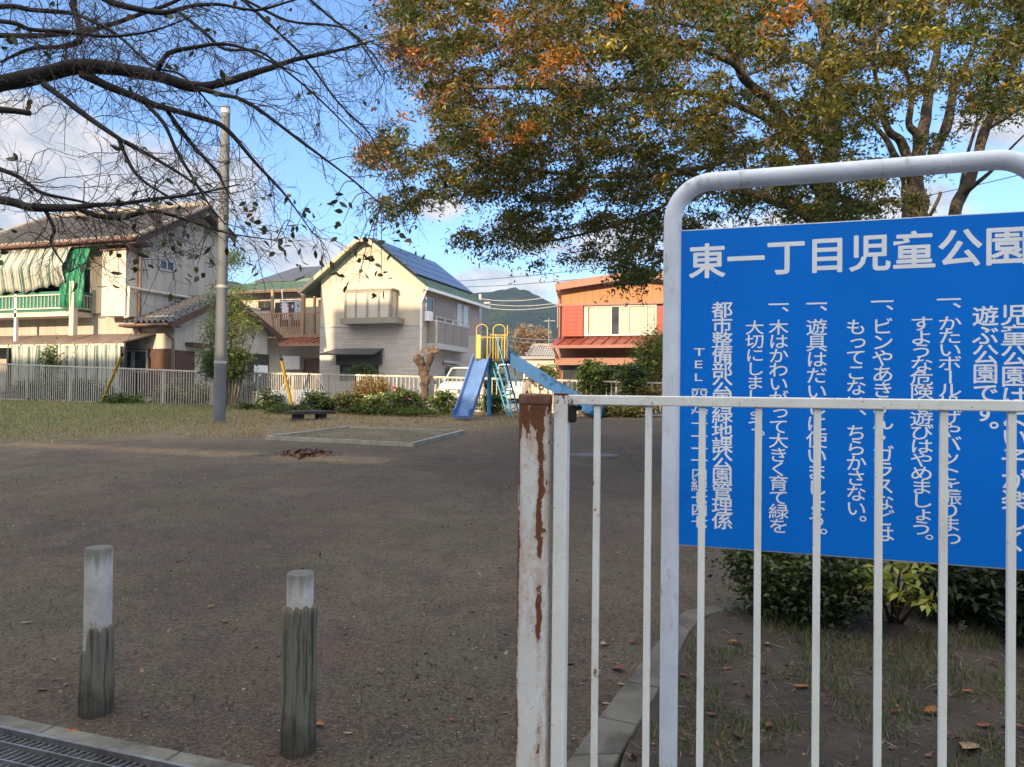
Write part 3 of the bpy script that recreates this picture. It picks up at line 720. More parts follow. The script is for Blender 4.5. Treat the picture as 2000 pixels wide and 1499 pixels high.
mb = MB(); mb.beam((XEo - .02, YL - .5, zee - .08), (XEo - .02, Ype, zpe - .08), .05, .2); mb.beam((XEo - .02, Yeb + .5, zee - .08), (XEo - .02, Ype, zpe - .08), .05, .22); mb.box(xl, XEo - .05, YL - .45, YL, zee - .1, zee - .05); mb.build('verge_board', M_brownw, erf)
mb = MB(); mb.tube([(xl, YL - .57, zee - .04), (XEo - .05, YL - .57, zee - .04)], .055, 8); mb.tube([(XE - .02, YL - .55, zee - .08), (XE - .02, YL - .3, zee - .35), (XE + .03, YL - .06, zee - .5), (XE + .03, YL - .06, zgl)], .045, 8); mb.build('extension_gutter', M_brownm, erf)
a = onY(245, 682, YL - .04); b = onY(335, 730, YL - .04)
MB().box(a.x, b.x, YL - .04, YL + .03, zgl, a.z).build('brown_doors', M_brownw, ext)
for q0, q1 in ((246, 258), (261, 287)):
    a = onY(q0, 684, YL - .06); b = onY(q1, 728, YL - .06); f = MB(); winframe(f, a.x, b.x, b.z, a.z, YL - .041, .05, .03); fo = f.build('window', M_alum, ext)
    MB().box(a.x + .05, b.x - .05, YL - .055, YL - .042, b.z + .05, a.z - .05).build('pane', M_glass, fo)
a = onX(343, 684, XE + .03); b = onX(380, 728, XE + .03); MB().box(XE - .01, XE + .03, a.y, b.y, zgl, a.z).build('side_door', M_brownw, ext)
a = onX(375, 669, XE + .3); b = onX(413, 680, XE + .3); MB().box(XE - .01, XE + .35, a.y, b.y, b.z, a.z).build('door_canopy', M_brownw, ext)
a = onX(485, 690, XE + .04); b = onX(526, 728, XE + .04); MB().box(XE - .01, XE + .03, a.y, b.y, zgl, a.z).build('shed_doorway', M_dark, ext)
a = onX(497, 713, XE + .05); b = onX(523, 735, XE + .05); MB().box(XE - .01, XE + .05, a.y, b.y, zgl, a.z).build('white_door', M_white, ext)
# patio shelter in front of it
M_shroof = mat('shelter_roof', (.16, .12, .10), (.11, .085, .075), 3, .6, dirt=(.24, .19, .15), dirt_lo=.55)
YC1 = 19.9
fa = onY(240, 667, YC1); bk = onY(300, 651, YL - .1)
sh = root('patio_shelter', (fa.x, YC1, gz(fa.x, YC1)), 'low brown lean-to shelter roof in front of the cream house', 'shelter')
xb1 = bk.x
mb = MB(); mb.hexa([(-40, YC1, fa.z - .05), (fa.x, YC1, fa.z - .05), (xb1, YL - .03, bk.z - .05), (-40, YL - .03, bk.z - .05), (-40, YC1, fa.z), (fa.x, YC1, fa.z), (xb1, YL - .03, bk.z), (-40, YL - .03, bk.z)])
mb.build('roof', M_shroof, sh)
mb = MB(); mb.box(-40, fa.x, YC1 + .03, YC1 + .10, fa.z - .17, fa.z - .05)
x = fa.x - .3
while x > -38: mb.beam((x, YC1 - .02, fa.z - .1), (x, YL - .05, bk.z - .1), .06, .08); x -= .62
mb.build('rafters', M_creamp, sh)
for q in (240, 14):
    p = onY(q, 690, YC1); MB().box(p.x - .05, p.x + .05, YC1 + .02, YC1 + .12, gz(p.x, YC1) - .1, fa.z - .17).build('post', M_dark, sh)
z0c, z1c = fa.z - .12, .55
cloth('striped_curtain', 'green and white striped curtains closing the low shelter front', 'curtain', onY(22, 690, YC1).x, onY(236, 690, YC1).x, lambda u: [(YC1 - .02, z0c + (z1c - z0c) * s / 6) for s in range(7)], M_stripe, .07, 95)

# ------------------------------------------------------------------ gabled house in the centre with solar panels
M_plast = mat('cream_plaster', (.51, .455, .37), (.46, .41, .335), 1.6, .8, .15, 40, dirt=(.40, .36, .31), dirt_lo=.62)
def make_slimbrick():
    m, nt, b = newmat('slim_brick'); o = xyz(nt)
    cb = nt.nodes.new('ShaderNodeCombineXYZ'); nt.links.new(math_n(nt, 'ADD', o[0], o[1]), cb.inputs[0]); nt.links.new(o[2], cb.inputs[1])
    br = nt.nodes.new('ShaderNodeTexBrick'); nt.links.new(cb.outputs[0], br.inputs['Vector'])
    br.inputs['Scale'].default_value = 1; br.inputs['Brick Width'].default_value = .62; br.inputs['Row Height'].default_value = .095; br.inputs['Mortar Size'].default_value = .012
    br.inputs['Color1'].default_value = (.53, .485, .44, 1); br.inputs['Color2'].default_value = (.42, .38, .35, 1); br.inputs['Mortar'].default_value = (.37, .335, .31, 1)
    nt.links.new(br.outputs['Color'], b.inputs['Base Color']); b.inputs['Roughness'].default_value = .8
    bump(nt, b, math_n(nt, 'SUBTRACT', 1.0, br.outputs['Fac']), .4); return m
M_slim = make_slimbrick()
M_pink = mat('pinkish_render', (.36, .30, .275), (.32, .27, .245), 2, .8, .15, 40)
M_groof = mat('green_roof_tile', (.085, .145, .105), (.13, .19, .14), 7, .6, .2, 30, dirt=(.18, .22, .17), dirt_lo=.62)
def make_solar():
    m, nt, b = newmat('solar_cells'); b.inputs['Base Color'].default_value = (.012, .016, .035, 1); b.inputs['Roughness'].default_value = .28
    o = xyz(nt); l = math_n(nt, 'LESS_THAN', math_n(nt, 'FRACT', math_n(nt, 'MULTIPLY', math_n(nt, 'ADD', o[1], 100.0), 6.4)), .06)
    nt.links.new(mixc(nt, l, (.026, .031, .055), (.034, .039, .064)), b.inputs['Base Color']); b.inputs['Specular IOR Level'].default_value = .4; return m
M_solar = make_solar()
YC = 30.2; XC0 = onY(625, 650, YC).x; XC1 = onY(826, 650, YC).x; YCB = onX(936, 650, XC1).y
ch = root('gabled_house', (XC1, YC, gz(XC1, YC)), 'cream gabled two storey house with green roof, solar panels and bay window', 'house')
zband = onY(720, 637.5, YC).z; zg2 = .3
er = onY(831, 564, YC - .45); el2 = onY(583, 567, YC - .45); ap_ = onY(707, 458, YC - .45)
zer = (er.z + el2.z) / 2; Xe0, Xe1, Xap, zap = el2.x, er.x, ap_.x, ap_.z
zwl = zer + .05
def zroof(x): return zap - (zap - zer) * abs(x - Xap) / ((Xe1 - Xap) if x > Xap else (Xap - Xe0))
low = MB().box(XC0, XC1, YC, YCB, zg2, zband).build('lower_wall', M_slim, ch)
up_ = MB().box(XC0, XC1 - .02, YC + .025, YCB - .02, zband, zroof(XC1) - .12)
up_.prism([(XC0, YC + .025, zroof(XC1) - .12), (XC1 - .02, YC + .025, zroof(XC1) - .12), (XC1 - .02, YC + .025, zroof(XC1) - .11), (Xap, YC + .025, zap - .14), (XC0, YC + .025, zroof(XC0) - .11)], (0, YCB - YC - .1, 0)); up_.build('upper_wall', M_plast, ch)
MB().box(XC0 - .02, XC1 + .02, YC - .02, YC + .06, zband - .03, zband + .05).build('belt_course', M_alum, ch)
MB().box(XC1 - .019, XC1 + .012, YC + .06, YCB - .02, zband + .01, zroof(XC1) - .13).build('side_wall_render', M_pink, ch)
# roof: two slopes with a small clipped gable
jx = .27; zj = zap - (zap - zer) * jx / (Xe1 - Xap); YF_, YBk = YC - .45, YCB + .5
th = .09
mb = MB()
for sx, xe in ((1, Xe1), (-1, Xe0)):
    xj = Xap + sx * jx
    A = [(xe, YF_, zer), (xe, YBk, zer), (Xap, YBk, zap), (Xap, YF_ + .75, zap), (xj, YF_, zj)]
    if sx < 0: A = A[::-1]
    nrm = (Vector(A[1]) - Vector(A[0])).cross(Vector(A[2]) - Vector(A[0])).normalized()
    mb.prism([Vector(p) - nrm * th for p in A], nrm * th)
mb.add([(Xap - jx, YF_, zj + .001), (Xap + jx, YF_, zj + .001), (Xap, YF_ + .75, zap + .001)], [(0, 1, 2)])
crf = mb.build('roof', M_groof, ch)
mb = MB()
for k in range(1, 22):     # tile courses on the visible slope
    t = k / 22; x = Xap + (Xe1 - Xap) * t; z = zap + (zer - zap) * t
    y0 = YF_ + (.75 * (1 - t * (Xe1 - Xap) / jx) if t * (Xe1 - Xap) < jx else 0)
    mb.beam((x, y0, z + .015), (x, YBk, z + .015), .03, .035)
mb.build('tile_courses', M_groof, crf)
mb = MB()
for sx, xe in ((1, Xe1), (-1, Xe0)):
    xj = Xap + sx * jx; mb.beam((xe, YF_ - .02, zer - .05), (xj, YF_ - .02, zj - .05), .05, .17)
mb.beam((Xap - jx, YF_ - .02, zj - .05), (Xap + jx, YF_ - .02, zj - .05), .05, .14)
mb.build('bargeboard', mat('pale_bargeboard', (.46, .37, .27), (.40, .32, .23), 4, .6), crf)
mb = MB(); mb.box(Xe1 - .02, Xe1 + .1, YF_, YBk, zer - .12, zer + .0); mb.build('gutter', M_white, crf)
mb = MB(); mb.tube([(Xe1, YF_ + .1, zer - .1), (XC1 + .03, YC - .07, zer - .42), (XC1 - .07, YC - .06, zer - .6), (XC1 - .07, YC - .06, zg2)], .05, 8); mb.build('downpipe', M_white, ch)
# solar array of four rows
def slope_pt(y, v, off): 
    x = Xap + (Xe1 - Xap) * v; z = zap + (zer - zap) * v; nx, nz = (zap - zer), (Xe1 - Xap); l = math.hypot(nx, nz)
    return Vector((x + nx / l * off, y, z + nz / l * off))
def slope_uv(px, py):
    n_ = Vector((zap - zer, 0, Xe1 - Xap)).normalized(); o_ = Vector((Xap, YC, zap)) + n_ * .1; r = ray(px, py); t = (o_ - EYE).dot(n_) / r.dot(n_); p = EYE + r * t
    return p.y, (p.x - Xap) / (Xe1 - Xap)
ya, va = slope_uv(817, 537.6); yb_, vb = slope_uv(918, 568); yc_, vc = slope_uv(728, 459)
v0, v1 = max(.05, vc), (va + vb) / 2; y0s, y1s = ya, yb_
sa = MB()
for k in range(4):
    a0 = v0 + (v1 - v0) * k / 4 + .004; a1 = v0 + (v1 - v0) * (k + 1) / 4 - .006
    sa.hexa([slope_pt(y0s, a0, .05), slope_pt(y0s, a1, .05), slope_pt(y1s, a1, .05), slope_pt(y1s, a0, .05), slope_pt(y0s, a0, .11), slope_pt(y0s, a1, .11), slope_pt(y1s, a1, .11), slope_pt(y1s, a0, .11)])
so = sa.build('solar_panels', M_solar, crf)
# bay window
M_bay = mat('bay_frame', (.27, .245, .205), (.23, .21, .18), 4, .45)
M_blind = mat('cream_blind', (.52, .48, .40), (.47, .43, .36), 2, .3)
yb0 = YC - .55; a = onY(674, 569, yb0); b = onY(763, 625, yb0)
MB().box(a.x - .02, b.x + .02, yb0, YC + .02, b.z, a.z).build('bay', M_bay, ch)
f = MB(); winframe(f, a.x, b.x, b.z, a.z, yb0, .09, .05, (.25, .5, .75)); fo = f.build('bay_window', M_bay, ch)
for i in range(4):
    w = (b.x - a.x) / 4; MB().box(a.x + i * w + .09 - .045 * (i > 0), a.x + (i + 1) * w - .09 + .045 * (i < 3), yb0 - .02, yb0 - .003, b.z + .09, a.z - .09).build('pane', M_blind, fo)
MB().box(b.x + .021, b.x + .03, yb0 + .1, YC - .08, b.z + .1, a.z - .08).build('side_pane', M_curt, fo)
MB().box(a.x - .1, b.x + .1, yb0 - .08, YC + .02, a.z, a.z + .06).build('bay_roof', M_bay, ch)
c = onY(665, 622, yb0 - .15); d = onY(775, 631, yb0 - .15)
MB().box(c.x, d.x, yb0 - .18, YC + .02, d.z, c.z).build('bay_ledge', M_bay, ch)
windowX(ch, 769, 0, 770, 1, XC1, M_alum, M_glass) if False else None
# awning over the ground-floor window
M_awn = mat('dark_awning', (.055, .057, .06), (.04, .04, .042), 5, .4)
ya0 = YC - .9; a = onY(623, 690, ya0); b = onY(730, 690, ya0)
z1 = onY(680, 681, YC - .02).z; z0 = onY(680, 691, ya0).z
mb = MB(); mb.hexa([(a.x, ya0, z0 - .06), (b.x, ya0, z0 - .06), (b.x, YC - .01, z1 - .06), (a.x + .35, YC - .01, z1 - .06), (a.x, ya0, z0), (b.x, ya0, z0), (b.x, YC - .01, z1), (a.x + .35, YC - .01, z1)])
mb.box(a.x + .4, b.x - .05, YC - .15, YC - .005, z1 - .75, z1 - .06); mb.build('window_awning', M_awn, ch)
window(ch, 664, 709, 738, 745, YC, M_dark, M_glass, (.5,), .06)
# side: balcony and windows
Xb_ = onY(855, 660, 30.7).x; yb0 = 30.6; yb1 = onX(916, 660, Xb_).y
zb0, zb1 = onY(855, 680, yb0).z, onY(855, 628, yb0).z
M_bpan = mat('balcony_panel', (.24, .20, .165), (.21, .175, .145), 3, .5)
bo = MB().box(XC1 + .01, Xb_, yb0, yb1, zb0 - .02, zb0 + .22).build('balcony', M_alum, ch)
mb = MB(); mb.box(XC1 + .01, Xb_ - .02, yb0 + .01, yb0 + .04, zb0 + .22, zb1); 
nP = 4
for k in range(nP):
    q0 = yb0 + .04 + (yb1 - yb0 - .04) * k / nP; q1 = yb0 + .04 + (yb1 - yb0 - .04) * (k + 1) / nP; mb.box(Xb_ - .04, Xb_ - .015, q0 + .02, q1 - .02, zb0 + .22, zb1)
mb.build('balcony_panel', M_bpan, bo)
mb = MB(); mb.box(XC1 + .01, Xb_, yb0 - .01, yb0 + .05, zb1, zb1 + .05); mb.box(Xb_ - .05, Xb_, yb0 + .05, yb1, zb1, zb1 + .05); mb.box(Xb_ - .06, Xb_ + .005, yb0 - .012, yb0 + .055, zb0 + .2, zb1 + .05)
mb.tube([(Xb_ - .03, yb0, zb1 + .22), (Xb_ - .03, yb1, zb1 + .22)], .02, 6)
for k in range(5): mb.box(Xb_ - .04, Xb_ - .02, yb0 + (yb1 - yb0) * k / 4 - .02, yb0 + (yb1 - yb0) * k / 4 + .02, zb1 + .05, zb1 + .22)
mb.build('balcony_rail', M_alum, bo)
windowX(ch, 833, 580, 847, 626, XC1 + .012, M_alum, M_glass, ())
a = onX(849, 585, XC1); b = onX(884, 630, XC1); MB().box(XC1, XC1 + .04, a.y, b.y, b.z, a.z).build('shutter', M_bpan, ch)
windowX(ch, 893, 590, 917, 640, XC1 + .012, M_alum, M_curt, (.5,))
a = onX(866, 703, XC1 + .1); b = onX(896, 712, XC1 + .1); MB().box(XC1 + .01, XC1 + .15, a.y, b.y, b.z, a.z).build('shutter_case', M_alum, ch)
windowX(ch, 868, 712, 893, 742, XC1 + .002, M_alum, M_glass, (.5,))
a = onX(817, 605, XC1 + .25); MB().box(XC1 + .02, XC1 + .22, YC + .12, YC + .55, onX(830, 625, XC1 + .2).z, onX(830, 606, XC1 + .2).z).build('meter_box', M_white, ch)
# left wing, set back, with balcony
YW = 33.0; XW0 = onY(466, 600, YW).x
ew = onY(530, 566.5, YW - .7); rw = onY(600, 524, YW + 3.2)
MB().box(XW0, XC0 - .01, YW, YCB + 1.2, zg2, ew.z - .02).build('wing_wall', M_plast, ch)
wr = MB().hexa([(XW0 - .4, YW - .7, ew.z - .06), (XC0 - .02, YW - .7, ew.z - .06), (XC0 - .02, YW + 3.2, rw.z - .06), (XW0 + 1.0, YW + 3.2, rw.z - .06), (XW0 - .4, YW - .7, ew.z), (XC0 - .02, YW - .7, ew.z), (XC0 - .02, YW + 3.2, rw.z), (XW0 + 1.0, YW + 3.2, rw.z)])
wr.add([(XW0 - .4, YW - .7, ew.z - .02), (XW0 + 1.0, YW + 3.2, rw.z - .02), (XW0 + 1.0, YW + 4, rw.z - .02), (XW0 - .4, YW + 7, ew.z - .02)], [(0, 1, 2, 3)])
x = XW0 - .3
while x < XC0 - .4:
    wr.beam((x, YW - .7, ew.z + .02), (x + .1, YW + .5, ew.z + (rw.z - ew.z) * 1.2 / 3.9 + .02), .05, .05); x += .24
wro = wr.build('wing_roof', M_groof, ch)
def wing_pt(x, v, off): return Vector((x, YW - .7 + 3.9 * v, ew.z + (rw.z - ew.z) * v + off))
xa, xb = XW0 + .5, onY(562, 550, YW).x
mb = MB(); mb.hexa([wing_pt(xa, .34, .04), wing_pt(xb, .34, .04), wing_pt(xb + .6, .95, .04), wing_pt(xa + .9, .95, .04), wing_pt(xa, .34, .12), wing_pt(xb, .34, .12), wing_pt(xb + .6, .95, .12), wing_pt(xa + .9, .95, .12)])
mb.hexa([wing_pt(xb, .50, .04), wing_pt(XC0 - .2, .5, .04), wing_pt(XC0 - .1, .95, .04), wing_pt(xb + .7, .95, .04), wing_pt(xb, .5, .12), wing_pt(XC0 - .2, .5, .12), wing_pt(XC0 - .1, .95, .12), wing_pt(xb + .7, .95, .12)])
mb.build('solar_panels', mat('grey_solar', (.055, .06, .075), (.045, .05, .062), 2, .5), wro)
MB().box(XW0 - .4, XC0 - .1, YW - .78, YW - .7, ew.z - .14, ew.z - .02).build('wing_gutter', M_brownm, wro)
M_wood = mat('weathered_brown_rail', (.34, .21, .125), (.28, .17, .10), 5, .6)
YWb = YW - 1.3
a = onY(532, 612, YWb); b = onY(592, 655, YWb)
wb = MB().box(XW0 - .3, XC0 - .05, YWb, YW - .01, b.z - .12, b.z + .04).build('wing_balcony', M_wood, ch)
mb = MB(); mb.box(XW0 - .2, b.x, YWb, YWb + .06, a.z - .06, a.z)
x = XW0 - .2
while x < b.x: mb.box(x, x + .05, YWb + .01, YWb + .05, b.z + .04, a.z - .06); x += .13
mb.box(b.x - .14, b.x + .03, YWb - .03, YWb + .14, b.z - .1, ew.z - .1); mb.box(b.x + .35, b.x + .45, YWb + .3, YWb + .4, b.z, ew.z - .1); mb.box(onY(531, 600, YWb).x - .06, onY(531, 600, YWb).x + .06, YWb - .01, YWb + .1, b.z - .1, ew.z - .1)
mb.box(b.x + .03, XC0 - .06, YWb, YWb + .05, a.z - .06, a.z); mb.box(b.x + .15, b.x + .2, YWb + .01, YWb + .05, b.z + .04, a.z - .06)
mb.build('wing_railing', M_wood, wb)
window(ch, 504, 588, 531, 606, YW, M_brownm, M_glass, (.5,), .05)
window(ch, 545, 585, 588, 640, YW, M_alum, M_glass, (.5,), .05)
M_redr = mat('red_metal_roof', (.27, .085, .055), (.20, .06, .04), 4, .45)
a = onY(552, 672, YWb - .6); b2 = onY(620, 656, YWb + .2); zlo, zhi = a.z, b2.z
xa = onY(550, 670, YWb - .6).x
mb = MB(); mb.hexa([(xa, YWb - .9, zlo - .05), (XC0 - .02, YWb - .9, zlo - .05), (XC0 - .02, YWb + .3, zhi - .05), (xa + .4, YWb + .3, zhi - .05), (xa, YWb - .9, zlo), (XC0 - .02, YWb - .9, zlo), (XC0 - .02, YWb + .3, zhi), (xa + .4, YWb + .3, zhi)])
x = xa + .1
while x < XC0 - .2: mb.beam((x, YWb - .9, zlo + .02), (x + .25, YWb + .3, zhi + .02), .04, .05); x += .36
mb.build('porch_roof', M_redr, ch)
MB().box(xa + .05, XC0 - .03, YWb - .98, YWb - .9, zlo - .14, zlo - .02).build('porch_gutter', M_wood, ch)
a = onY(592, 700, YW - .05); b = onY(624, 740, YW - .05); MB().box(a.x, b.x, YW - .05, YW + .01, zg2, a.z).build('front_door', mat('brown_door', (.16, .09, .06), (.12, .07, .045), 5, .5), ch)
a = onY(553, 696, YW - .35); b = onY(586, 722, YW - .35); MB().box(a.x, b.x, YW - .4, YW - .01, b.z, a.z).build('heater_box', M_white, ch)
# laundry on the wing balcony
LZ = onY(560, 589, YWb + .25).z
def garment(px, w, h, c, label, kind):
    x = onY(px, 600, YWb + .3).x; y = YWb + .3; vs = []; fs = []
    if kind == 'shirt': out = [(-.28, 0), (-.5, -.28), (-.38, -.36), (-.26, -.2), (-.27, -1), (.27, -1), (.26, -.2), (.38, -.36), (.5, -.28), (.28, 0), (.1, .03), (0, -.06), (-.1, .03)]
    else: out = [(-.3, 0), (-.36, -.98), (-.06, -1), (0, -.35), (.06, -1), (.36, -.98), (.3, 0)]
    poly = [(x + a * w, y + .03 * math.sin(a * 9), LZ - .04 + b * h) for a, b in out]
    mb = MB().prism(poly, (.0, .03, 0)); o = mb.build('hanging_garment', mat('cloth_' + label.split()[0], c, tuple(v * .85 for v in c), 6, .9), None)
    tag(o, label, 'laundry', 'washing on the balcony')
garment(545, .75, .78, (.05, .05, .07), 'dark trousers at left end of the balcony washing line', 'pants')
garment(559, .9, .86, (.62, .60, .60), 'white shirt hung in the middle of the balcony washing line', 'shirt')
garment(571, .8, .72, (.10, .05, .08), 'purplish dark shirt drying right of the white shirt', 'shirt')
garment(582, .6, .9, (.40, .44, .52), 'pale blue trousers at right end of balcony washing line', 'pants')
mb = MB(); mb.tube([(onY(534, 590, YWb + .3).x, YWb + .3, LZ), (onY(590, 590, YWb + .3).x, YWb + .3, LZ)], .02, 6)
mb.tube([(onY(552, 590, YWb + .3).x, YWb + .3, LZ), (onY(550, 590, YWb + .3).x, YWb + .3, ew.z - .05)], .015, 5); mb.build('drying_pole', M_white, wb)

# ------------------------------------------------------------------ orange house on the right
M_ora = siding('orange_siding', (.36, .155, .06), .30, True, .55, .07)
M_redw = siding('red_boards', (.33, .055, .035), .16, False, .8, .10)
M_ored = siding('red_brown_siding', (.24, .095, .065), .26, True, .6, .07)
M_rust2 = mat('rust_brown_paint', (.22, .085, .055), (.17, .065, .042), 5, .5)
M_cream2 = mat('cream_gable', (.58, .52, .42), (.52, .47, .38), 3, .7)
YO = 30.0
A0 = onY(1091, 560, YO).x; pkO = onY(1245, 531, YO - .4); evO = onY(1086, 556, YO - .4); XO1 = 2 * pkO.x - evO.x
A1 = 2 * pkO.x - A0; zO = lambda y, off=0: onY(1190, y, YO - off).z
oh = root('orange_house', (A0, YO, gz(A0, YO)), 'two storey house with orange boarded gable and red shutter beside the pale curtained windows', 'house')
slo_ = (pkO.z - evO.z) / (pkO.x - evO.x)
zA = evO.z + (A0 - evO.x) * slo_ - .12
MB().box(A0, A1, YO + .03, YO + 8, .2, zO(592)).build('wall', M_ored, oh)
up_ = MB().box(A0, A1, YO - .02, YO + .05, zO(592), zO(556)); up_.box(A0, A1, YO + .05, YO + 8, zO(592) + .002, zA); up_.build('orange_upper_wall', M_ora, oh)
MB().prism([(A0 + .02, YO + .0, zO(556) + .002), (A1 - .02, YO + .0, zO(556) + .002), (A1 - .02, YO + .0, zA), (pkO.x, YO + .0, pkO.z - .12), (A0 + .02, YO + .0, zA)], (0, .04, 0)).build('gable_panel', M_cream2, oh)
MB().box(A0 - .04, A1 + .04, YO - .16, YO + .03, zO(597), zO(592)).build('beam', M_rust2, oh)
mb = MB()
for xe, s in ((evO.x, 1), (XO1, -1)):
    mb.hexa([(xe, YO - .45, evO.z - .03), (pkO.x, YO - .45, pkO.z - .03), (pkO.x, YO + 8.4, pkO.z - .03), (xe, YO + 8.4, evO.z - .03), (xe, YO - .45, evO.z + .05), (pkO.x, YO - .45, pkO.z + .05), (pkO.x, YO + 8.4, pkO.z + .05), (xe, YO + 8.4, evO.z + .05)])
orf = mb.build('roof', M_rust2, oh)
mb = MB()
for xe in (evO.x, XO1): mb.beam((xe, YO - .48, evO.z - .1), (pkO.x, YO - .48, pkO.z - .1), .05, .30)
mb.build('bargeboard', M_rust2, orf)
mb = MB(); mb.tube([(evO.x + .02, YO - .4, evO.z - .12), (evO.x + .05, YO - .3, evO.z - .35), (A0 + .08, YO - .08, evO.z - .55), (A0 + .08, YO - .08, zO(658))], .05, 8); mb.build('downpipe', M_rust2, oh)
a = onY(1098, 598, YO - .2); b = onY(1138, 657, YO - .2); MB().box(a.x, b.x, YO - .2, YO + .03, b.z, a.z).build('shutter_box', M_redw, oh)
a = onY(1283, 598, YO - .2); MB().box(a.x, A1 - .1, YO - .2, YO + .03, b.z, a.z).build('shutter_box', M_redw, oh)
a = onY(1141, 598, YO - .06); b = onY(1282, 655, YO - .06)
f = MB(); winframe(f, a.x, b.x, b.z, a.z, YO + .03, .06, .1, (.17, .38, .50, .62, .86)); fo = f.build('window', M_alum, oh)
M_cur = siding('pleated_curtain', (.46, .42, .33), .11, True, .8, .3)
W_ = b.x - a.x
for q0, q1, mm in ((.01, .06, M_alum), (.06, .37, M_cur), (.385, .485, M_glass), (.50, .61, M_cur), (.625, .85, M_cur), (.865, .98, M_curt)):
    MB().box(a.x + W_ * q0 + .03, a.x + W_ * q1 - .02, YO - .03, YO + .02, b.z + .06, a.z - .06).build('pane', mm, fo)
zr1_, zr0_ = zO(659, .02), onY(1190, 674, YO - 1.0).z
xr0 = onY(1078, 674, YO - 1.0).x
mb = MB(); mb.hexa([(xr0, YO - 1.0, zr0_ - .05), (A1 + .6, YO - 1.0, zr0_ - .05), (A1 + .3, YO + .02, zr1_ - .05), (A0 - .1, YO + .02, zr1_ - .05), (xr0, YO - 1.0, zr0_), (A1 + .6, YO - 1.0, zr0_), (A1 + .3, YO + .02, zr1_), (A0 - .1, YO + .02, zr1_)])
x = xr0 + .2
while x < A1 + .3: mb.beam((x, YO - 1.0, zr0_ + .025), (x + .15, YO + .02, zr1_ + .025), .045, .05); x += .44
mb.box(xr0 - .03, A1 + .6, YO - 1.1, YO - 1.0, zr0_ - .12, zr0_ + .0); mb.build('lower_roof', mat('red_metal', (.20, .045, .033), (.155, .035, .026), 5, .4), oh)
mb = MB(); mb.tube([(xr0 + .08, YO - 1.05, zr0_ - .1), (xr0 + .15, YO - .6, zr0_ - .5), (A0 + .02, YO - .05, zr0_ - .75), (A0 + .02, YO - .05, .4)], .045, 8); mb.build('lower_downpipe', M_rust2, oh)
a = onY(1085, 700, YO - .5); z2 = a.z; z3 = onY(1200, 711, YO - .5).z
mb = MB(); mb.box(a.x, A1 + .2, YO - .55, YO + .03, z3, z3 + .12); mb.box(a.x, A1 + .2, YO - .58, YO - .55, z3 - .05, z2); mb.build('window_canopy', M_rust2, oh)
MB().box(onY(1100, 700, YO).x, onY(1270, 700, YO).x, YO - .02, YO + .03, .9, z3 - .02).build('ground_floor_window', M_glass, oh)

# ------------------------------------------------------------------ concrete pole with its stays
M_pole = mat('pole_concrete', (.15, .16, .175), (.12, .13, .14), 3, .75, .1, 60, dirt=(.17, .17, .17), dirt_lo=.6)
pb_ = gnd(428, 825); dP = (pb_ - EYE).dot(FWD)
ptop = Vector((pb_.x + .05, pb_.y, atd(441, 207, dP).z))
po = root('concrete_pole', pb_, 'tall round grey concrete pole standing alone at the lawn edge', 'pole')
zs = np.linspace(0, 1, 24); mb = MB()
mb.tube([pb_.lerp(ptop, t) - Vector((0, 0, .1 if t == 0 else 0)) for t in zs], [.136 - .042 * t for t in zs], 24); mb.build('shaft', M_pole, po, True)
mb = MB()
for q in (708, 560): 
    t = (atd(430, q, dP).z - pb_.z) / (ptop.z - pb_.z); c = pb_.lerp(ptop, t); r = .136 - .042 * t + .003
    mb.tube([c - Vector((0, 0, .03)), c + Vector((0, 0, .03))], r, 24)
c = pb_.lerp(ptop, .985); mb.tube([c - Vector((0, 0, .05)), c + Vector((0, 0, .05))], .103, 20)
mb.build('band', M_alum, po, True)
M_yel = mat('yellow_guard', (.58, .38, .03), (.48, .30, .03), 8, .5, dirt=(.25, .16, .04), dirt_lo=.6)
for q, ya, lab in (((198, 791), 698, 'yellow guard tube on the stay wire leaning over the left fence'), ((571, 806), 706, 'yellow guard tube on the stay wire by the dark bench')):
    an = onY(*q, 18.25); an.z = gz(an.x, an.y); g = root('guy_wire', an, lab, 'stay wire', 'pole stays')
    top = pb_.lerp(ptop, .98); t = (onY(q[0], ya, 18.3).z - an.z) / (top.z - an.z)
    MB().tube([an, an.lerp(top, t)], .042, 12).build('guard', M_yel, g, True)
    MB().tube([an.lerp(top, t), an.lerp(top, t + .008)], .047, 12).build('guard_cap', M_black, g, True)
    MB().tube([an.lerp(top, t), top], .006, 5).build('wire', M_wire, g, True)

# ------------------------------------------------------------------ park fence along the back
M_bf = mat('weathered_white_fence', (.46, .44, .40), (.37, .35, .31), 7, .55, dirt=(.36, .24, .15), dirt_lo=.62, dirt_scale=5)
def back_fence(pxa, ta, ba, pxb, tb, bb, pitch, label, posts, Y=18.5):
    A, B = onY(pxa, ta, Y), onY(pxb, tb, Y); a0, b0 = onY(pxa, ba, Y).z, onY(pxb, bb, Y).z
    t = root('park_fence', (A.x, Y, a0), label, 'fence', 'white fences along the back of the park')
    L = B.x - A.x; mb = MB()
    mb.beam(A, B, .04, .045); mb.beam((A.x, Y, a0 + .03), (B.x, Y, b0 + .03), .035, .035)
    n = int(L / pitch)
    for i in range(n + 1):
        u = (i + .5) / (n + 1); x = A.x + L * u; jx, jz = rng.normal() * .004, 0
        mb.box(x - .0095 + jx, x + .0095 + jx, Y - .0095, Y + .0095, a0 + (b0 - a0) * u + .048, A.z + (B.z - A.z) * u - .023)
    mb.build('bar_panel', M_bf, t)
    for p in posts:
        u = (onY(p, 740, Y).x - A.x) / L; x = A.x + L * u; MB().box(x - .03, x + .03, Y + .013, Y + .075, a0 + (b0 - a0) * u - .25, A.z + (B.z - A.z) * u + .03).build('post', M_bf, t)
